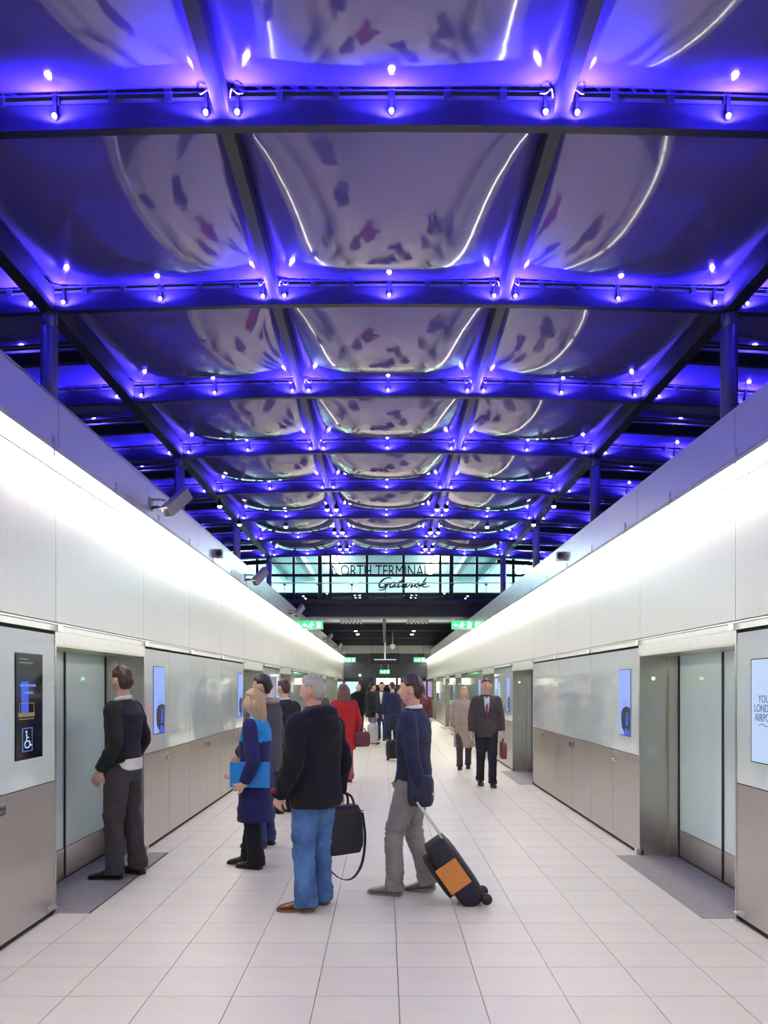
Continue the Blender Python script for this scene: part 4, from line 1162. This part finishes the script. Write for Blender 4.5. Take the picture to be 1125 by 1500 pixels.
om = MB(); om.box(-.06, -.208, -.12, .12, .0, .0); 
pm = MB(); rbox(pm, (-.225, 0, .34), .03, .13, .17); pm.v = [CT(p) for p in pm.v]; pm.build('front_pocket', 'bag_black', rc, True)
for sy in (-.09, .09):
    hm_ = MB().tube([(-.03, sy, .55), (-.03, sy, .93)], .008, 8); hm_.v = [CT(p) for p in hm_.v]; hm_.build('handle_tube', 'alu', rc)
    wm = MB().lathe((-.02, sy * 1.4 - .02, .01), [(.042, 0), (.042, -.035)], 16, 'y'); wm.v = [(p[0], p[1], p[2] + .01) for p in wm.v]; wm.build('wheel', 'black_plastic', rc, True)
hm_ = MB().tube([(-.03, -.10, .93), (-.03, .10, .93)], .013, 8); hm_.v = [CT(p) for p in hm_.v]; hm_.build('grip', 'black_plastic', rc)

# pair walking towards the camera along the right wall
person('man in a brown-grey suit and red tie walking along the right wall', 1.72, 13.6, math.radians(178), 1.80, dict(
    face=True, hair='hair_brown', hair_kind='short', top='suit_brown', top_name='suit_jacket', top_prof=JACKET, trousers='suit_dark', fold=.005,
    J=dict(kneL=(-.09, .12, .50), ankL=(-.09, .14, .09), kneR=(.09, .02, .50), ankR=(.09, -.12, .11), elbL=(-.25, -.04, 1.12), wriL=(-.26, .06, .88)), liftR=.15,
    wear=[('shirt', 'shirt_blue', lambda mb, V, J: mb.rings([ell(V((0, yo, z)), rx, .02, 16) for z, rx, yo in ((1.10, .012, .127), (1.25, .035, .134), (1.38, .055, .122), (1.46, .06, .07))])),
          ('tie', 'tie_red', lambda mb, V, J: mb.rings([ell(V((0, yo, z)), rx, .014, 12) for z, rx, yo in ((1.08, .006, .150), (1.13, .026, .150), (1.30, .022, .150), (1.44, .014, .098), (1.46, .02, .085))]))]))
bb = thing('briefcase', 'brown briefcase carried by the man in the brown-grey suit', 'bag', (1.99, 13.50, .47), math.radians(88))
rbox(MB(), (0, 0, .14), .20, .05, .14).build('body', 'bag_brown', bb, True)
MB().tube(catmull([(-.06, 0, .27), (-.04, 0, .32), (.04, 0, .32), (.06, 0, .27)], 5), .010, 8).build('handle', 'bag_brown', bb, True)
person('person in a beige coat walking behind the brown-grey suit', 1.62, 16.4, math.radians(175), 1.66, dict(
    face=True, hair='hair_blond', hair_kind='long', top='coat_beige', top_name='coat', top_prof=LONGCOAT, trousers='suit_brown',
    J=dict(kneR=(.09, .12, .50), ankR=(.09, .14, .09), ankL=(-.09, -.12, .11)), liftL=.15))

# far crowd
person('far man in a black coat with a shaved head', -.83, 25.5, math.radians(200), 1.74, dict(skin='skin_pale', face=True, hair='hair_grey', hair_kind='crop', top='coat_black', top_name='coat', top_prof=PARKA, trousers='denim_dark'))
person('far man in a dark jacket and pale jeans beside an upright case', -.36, 23.5, math.radians(-70), 1.76, dict(hair='hair_dark', hair_kind='short', top='suit_dark', top_name='jacket', top_prof=PARKA, trousers='trouser_pale'))
person('far man in a navy suit and white shirt front facing the camera', -.08, 25.0, math.radians(170), 1.80, dict(face=True, hair='hair_brown', hair_kind='short', top='suit_navy', top_name='suit_jacket', top_prof=JACKET, trousers='denim_dark',
    wear=[('shirt', 'cotton_white', lambda mb, V, J: mb.rings([ell(V((0, yo, z)), rx, .02, 16) for z, rx, yo in ((1.10, .012, .127), (1.25, .04, .134), (1.38, .06, .122), (1.46, .06, .07))]))]))
person('far man in a navy overcoat with the small black trolley', .22, 22.2, math.radians(20), 1.78, dict(hair='hair_brown', hair_kind='short', top='suit_navy', top_name='overcoat', top_prof=LONGCOAT, trousers='suit_navy'))
person('far man in a grey jacket and navy trousers near the middle', .52, 17.6, math.radians(60), 1.76, dict(hair='hair_dark', hair_kind='short', top='jacket_grey', top_name='jacket', top_prof=JACKET, trousers='suit_navy'))
person('far woman in a dark red top beside the grey jacket', .98, 21.0, math.radians(190), 1.68, dict(face=True, hair='hair_curly', hair_kind='long', top='bag_wine', top_name='top', top_prof=JACKET, trousers='suit_dark'))
def trolley(lab, x, y, rz, w, d, h, m, hz):
    t = thing('trolley_case', lab, 'suitcase', (x, y, 0), rz)
    rbox(MB(), (0, 0, .05 + h / 2), w / 2, d / 2, h / 2).build('shell', m, t, True)
    for sx in (-1, 1):
        MB().tube([(sx * w * .25, d * .35, h), (sx * w * .25, d * .35, hz)], .009, 8).build('handle_tube', 'black_plastic', t)
        MB().lathe((sx * w * .38, 0, .03), [(.03, .015), (.03, -.015)], 12, 'y').build('wheel', 'black_plastic', t)
    MB().tube([(-w * .25, d * .35, hz), (w * .25, d * .35, hz)], .012, 8).build('grip', 'black_plastic', t)
    MB().box(-w * .35, w * .35, -d / 2 - .012, -d / 2 + .01, .12, .05 + h * .55).build('pocket', m, t)
trolley('small black trolley case with raised handle standing on the open floor', PX(577, 18.2), 18.2, .15, .36, .22, .42, 'bag_black', 1.02)
trolley('far silver upright case beside the pale jeans', PX(546, 23.0), 23.0, 0, .30, .2, .6, 'alu', .95)
# luggage cart by the right wall far away
lc = thing('luggage_cart', 'silver-framed luggage cart by the far right wall', 'cart', (PX(620, 37), 37, 0))
for sx in (-.25, .25):
    MB().tube(catmull([(sx, -.4, .12), (sx, -.45, .5), (sx, -.42, .95), (sx, -.2, 1.02)], 6), .022, 8).build('side_tube', 'chrome', lc, True)
    for sy in (-.35, .35): MB().lathe((sx, sy, .07), [(.07, -.02), (.07, .02)], 14, 'x').build('wheel', 'black_plastic', lc)
MB().tube([(-.25, -.2, 1.02), (.25, -.2, 1.02)], .022, 8).build('push_bar', 'chrome', lc)
MB().box(-.26, .26, -.42, .45, .12, .16).build('deck', 'alu', lc)
MB().box(-.24, .24, -.43, -.41, .45, .75).build('basket_panel', 'black_plastic', lc)
